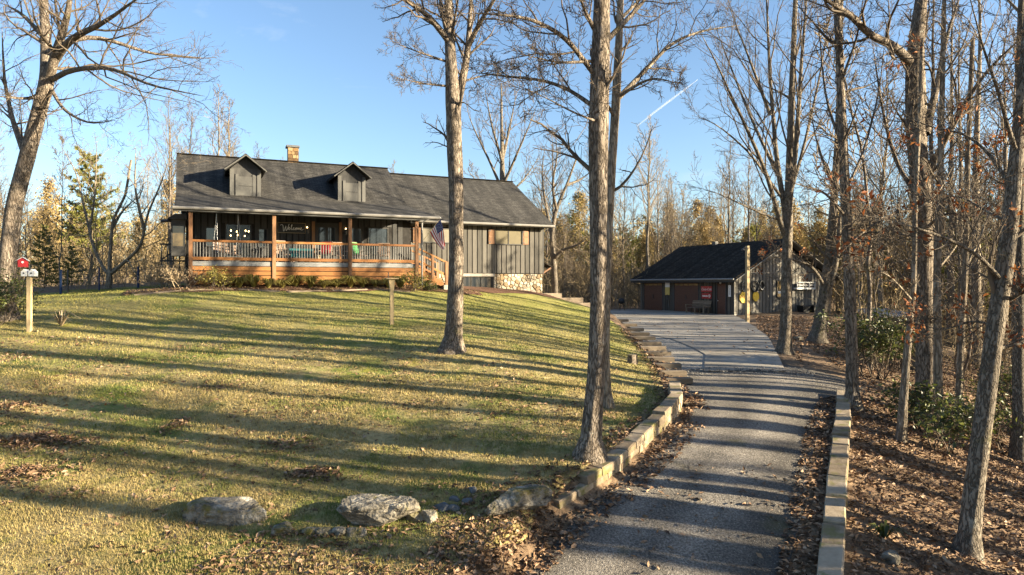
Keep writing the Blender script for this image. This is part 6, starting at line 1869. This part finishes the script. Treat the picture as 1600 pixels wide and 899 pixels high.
for i in range(13):
    lx = -16.9 + i * .62; q = hw(lx, -3.05 + .15 * math.sin(i * 2.1))
    tuft('grass_clump', 'arching yellow-green grass clump, %s from the left along the porch bed' % 'first second third fourth fifth sixth seventh eighth ninth tenth eleventh twelfth thirteenth'.split()[i], q[0], q[1], .50 + .12 * math.sin(i * 1.7), 150, 'yellowleaf', 200 + i, 'grass clumps along the porch bed')
tuft('dry_weed', 'pale dry weed stems standing on the lawn right of the birdhouse post', *P2(96, 512, 23), .5, 26, 'drystem', 230, None)
tuft('dry_weed', 'small green weed in the leaf litter beside the right block edging', *P2(1382, 858, 10.9), .22, 30, 'broadleaf', 231, None)


# ------------------------------------------------------------------ fallen leaves and grass
def in_poly(x, y, poly):
    c = np.zeros(len(x), bool); n = len(poly)
    for i in range(n):
        (x0, y0), (x1, y1) = poly[i], poly[(i + 1) % n]
        k = ((y0 > y) != (y1 > y)) & (x < (x1 - x0) * (y - y0) / (y1 - y0 + 1e-12) + x0); c ^= k
    return c


LR = np.random.default_rng(91)


def scatter(poly, dens):
    poly = np.array(poly); a, b_ = poly.min(0), poly.max(0); n = int(dens * (b_[0] - a[0]) * (b_[1] - a[1]))
    x = LR.uniform(a[0], b_[0], n); y = LR.uniform(a[1], b_[1], n); k = in_poly(x, y, poly)
    return x[k], y[k]


pts = []


def leaves(poly, dens, patchy=0., lift=.03):
    x, y = scatter(poly, dens)
    if patchy:
        k = fbm(x * .7, y * .7, 4, 3) + LR.uniform(-.12, .12, len(x)) > patchy; x, y = x[k], y[k]
    pts.append(np.stack([x, y, H(x, y) + LR.uniform(.012, lift + .02, len(x))], 1))


e0 = np.array([.18, 0])
EPR = [tuple(p + np.array([.2, -.1])) for p in EP]
leaves(EPR + [(12.5, 18.2), (16, 14), (12, 7.6)], 330)                                   # bank right of the edging
leaves([(9.2, 18.2), (12.5, 18.2), (16, 14), (24, 22), (20, 34), (11.5, 27), (11.0, 22)], 130)
leaves([(9.6, 22.6), (11.5, 27), (20, 34), (22, 42), (16, 45), (15.0, 42), (12.2, 34)], 95)
leaves([(3.2, 7.6), (4.33, 9.6), (5.46, 11.8), (6.48, 13.8), (7.6, 16), (8.7, 18.2), (8.0, 17.8), (6.75, 15.6), (5.75, 13.6), (4.6, 11.4), (3.5, 9.2), (2.7, 7.6)], 420)   # drive side of the edging
leaves([(-.2, 9.6), (1.2, 11.3), (2.1, 12.45), (2.95, 13.8), (3.7, 15.2), (4.25, 16.4), (4.7, 18.2), (5.0, 18.2), (4.75, 16.2), (4.2, 14.9), (3.4, 13.5), (2.5, 12.2), (1.5, 11.1), (.3, 9.6)], 240, .36)
leaves([(-4.6, 9.1), (-1.0, 8.6), (.2, 10.0), (.8, 11.0), (-.6, 11.2), (-1.4, 10.6), (-3.8, 10.25)], 330, .36)      # hollow in front of the boulders
leaves([(-.9, 11.0), (.8, 11.3), (1.6, 12.3), (2.4, 13.6), (3.2, 15.0), (3.7, 16.3), (3.4, 16.4), (2.7, 15.0), (1.9, 13.8), (1.2, 12.8), (.2, 12.0), (-.6, 11.5)], 230, .36)
ya = np.arange(8.4, 32.1, .4)
la = np.interp(ya, [a for a, _ in LAWN_R], [b for _, b in LAWN_R]) - .25; lb = np.interp(ya, [a[0] for a in GRAVEL], [a[1] for a in GRAVEL]) + .25
leaves(list(zip(la, ya)) + list(zip(lb, ya))[::-1], 210)
leaves([(-1.9, 8.3), (-.9, 8.3), (.3, 10.1), (.95, 11.2), (.2, 11.2), (-.9, 10.4)], 480)
leaves([(-14, 8.2), (-1, 8.2), (2, 14), (4.2, 20), (-18, 22)], 55, .57)
leaves([(-14, 8.2), (-1, 8.2), (2, 14), (4.2, 20), (-18, 22)], 5)
leaves([(-22, 8), (-4, 8), (-4.6, 9.4), (-12, 9.6), (-22, 10.5)], 90, .50)
for px, py, Y, sx, sy, n in ((60, 688, 13.55, .55, .22, 900), (42, 738, 12.2, .35, .22, 480), (275, 664, 14.4, .16, .2, 160), (490, 742, 12.2, .30, .16, 380), (15, 640, 15.3, .4, .2, 250), (450, 698, 13.4, .4, .2, 160), (340, 600, 17.0, .3, .2, 120), (655, 630, 15.8, .4, .25, 120), (120, 770, 11.5, .3, .15, 70), (20, 560, 19.4, .8, .3, 160)):
    q = at(px, py, Y); x = q[0] + LR.normal(size=n) * sx; y = q[1] + LR.normal(size=n) * sy
    hh = np.exp(-(((x - q[0]) / sx) ** 2 + ((y - q[1]) / sy) ** 2) / 2) * .10 * min(1, n / 500)
    pts.append(np.stack([x, y, H(x, y) + .02 + hh * LR.uniform(.2, 1, n)], 1))
x, y = scatter([tuple(hw(-21.5, -4.2)), tuple(hw(-5, -3.4)), tuple(hw(-5, -1.5)), tuple(hw(-21.5, -2.5))], 60)
pts.append(np.stack([x, y, H(x, y) + .06], 1))
x, y = LR.uniform(7, 12, 240), LR.uniform(22, 42, 240); pts.append(np.stack([x, y, H(x, y) + .07], 1))
x, y = LR.uniform(1.5, 5, 260), LR.uniform(9, 13, 260); pts.append(np.stack([x, y, H(x, y) + .03], 1))
Cl = np.concatenate(pts)
tag(link('fallen_leaves', leaf_mesh('fallen_leaves', Cl, .105, LR, flat=.55), 'fallen_leaf', fixn=False), 'dry brown fallen leaves drifted over banks, hollows and lawn', 'leaves', kind='stuff')


def blades(poly, dens, h, w):
    x, y = scatter(poly, dens); xr = np.interp(y, [a for a, _ in LAWN_R], [b for _, b in LAWN_R]); k = (x < xr - .05) & (fbm(x * 1.1, y * 1.1, 8, 3) + LR.uniform(-.2, .2, len(x)) > .36); x, y = x[k], y[k]
    n = len(x); z = H(x, y) + .012; a = LR.uniform(0, 6.28, n); L = h * LR.uniform(.4, 1.2, n); ln = LR.uniform(.1, .9, n) * L; b = a + LR.uniform(.8, 2.2, n)
    V = np.stack([np.stack([x - np.cos(a) * w, y - np.sin(a) * w, z], 1), np.stack([x + np.cos(a) * w, y + np.sin(a) * w, z], 1), np.stack([x + np.cos(b) * ln, y + np.sin(b) * ln, z + L], 1)], 1).reshape(-1, 3)
    return V


BV = np.concatenate([blades([(-9.6, 8), (2.5, 8), (2.5, 13), (-11.5, 13)], 3000, .055, .006), blades([(-11.5, 13), (4, 13), (4, 18), (-15, 18)], 1300, .06, .008), blades([(-15, 18), (5, 18), (5, 26), (-21, 26)], 480, .06, .010), blades([(-22, 26), (5, 26), (5, 37), (-24, 37)], 260, .06, .011)])
tag(link('lawn_grass', rawmesh('lawn_grass', BV, None, np.arange(len(BV)).reshape(-1, 3)), 'blades', fixn=False), 'short dry and green grass blades of the lawn', 'grass', kind='stuff')

# loose stones on the drive and over the crumbled lower edge of the concrete
def loose(n, xr, yr, size, ok):
    x = LR.uniform(*xr, n); y = LR.uniform(*yr, n); k = ok(x, y); x, y = x[k], y[k]; n = len(x)
    c = np.stack([x, y, H(x, y) + .016], 1); a = LR.uniform(0, 6.28, n); sz = size * LR.uniform(.5, 1.4, n)
    V = [c + np.stack([np.cos(a + q) * sz, np.sin(a + q) * sz * .8, np.zeros(n)], 1) for q in (0, 2.1, 4.2)] + [c + np.stack([LR.normal(size=n) * sz * .3, LR.normal(size=n) * sz * .3, sz * LR.uniform(.5, 1.0, n)], 1)]
    return np.stack(V, 1).reshape(-1, 3)


def on_drive(x, y):
    g = np.array(GRAVEL); return (x > np.interp(y, g[:, 0], g[:, 1])) & (x < np.interp(y, g[:, 0], g[:, 2]))


SV = [loose(15000, (-.9, 7.5), (8.4, 15), .010, on_drive), loose(7000, (2.5, 10.2), (15, 21.2), .014, on_drive)]
edge = loose(5000, (4.8, 9.4), (20.6, 21.9), .022, lambda x, y: LR.uniform(0, 1, len(x)) < np.exp(-np.abs(y - 21.15) / .28)); edge[:, 2] += np.where(edge[:, 1] > 21.18, .045, 0); SV.append(edge)
SV.append(loose(6000, (5.0, 7.2), (21.5, 31), .022, on_drive))
SV = np.concatenate(SV); q_ = np.arange(len(SV) // 4)[:, None] * 4
tag(link('loose_gravel', rawmesh('loose_gravel', SV, None, np.concatenate([q_ + np.array([[0, 1, 3]]), q_ + np.array([[1, 2, 3]]), q_ + np.array([[2, 0, 3]])])), 'pebble', fixn=False), 'loose grey stones scattered on the driveway', 'gravel', kind='stuff')

# high vapour trail
ct = MB()
Pa, Pb = at(996, 197, 6000), at(1090, 124, 6000)
L_ = np.linspace(0, 1, 24)
ct.tube([Pa + (Pb - Pa) * u + np.array([0, 0, 4 * math.sin(u * 5)]) for u in L_], [2 + 10 * math.sin(math.pi * min(1, .08 + u)) ** .6 * (.6 + .4 * u) for u in L_], 8)
mc = bpy.data.materials.new('vapour'); mc.use_nodes = True; MATS['vapour'] = mc
n_, l_ = mc.node_tree.nodes, mc.node_tree.links
bs = n_['Principled BSDF']; bs.inputs['Base Color'].default_value = (.9, .9, .92, 1); bs.inputs['Roughness'].default_value = 1
tr = n_.new('ShaderNodeBsdfTransparent'); mx = n_.new('ShaderNodeMixShader'); nz = n_.new('ShaderNodeTexNoise'); nz.inputs['Scale'].default_value = .004; nz.inputs['Detail'].default_value = 6
mr = n_.new('ShaderNodeMapRange'); mr.inputs[1].default_value = .3; mr.inputs[2].default_value = .7; mr.inputs[3].default_value = .03; mr.inputs[4].default_value = .22; l_.new(nz.outputs['Fac'], mr.inputs[0]); tcn = n_.new('ShaderNodeTexCoord'); l_.new(tcn.outputs['Object'], nz.inputs['Vector'])
l_.new(mr.outputs[0], mx.inputs[0]); l_.new(tr.outputs[0], mx.inputs[1]); l_.new(bs.outputs[0], mx.inputs[2]); l_.new(mx.outputs[0], n_['Material Output'].inputs[0])
tag(ct.build('contrail', 'vapour', smooth=True), 'short white vapour trail slanting in the blue sky', 'contrail', kind='stuff')

tri = 0; seen = set()
for o_ in bpy.data.objects:
    if o_.type == 'MESH' and o_.data.name not in seen:
        seen.add(o_.data.name); tri += len(o_.data.loops) - 2 * len(o_.data.polygons)
import sys
print('TRIS', tri, 'OBJECTS', len(bpy.data.objects))
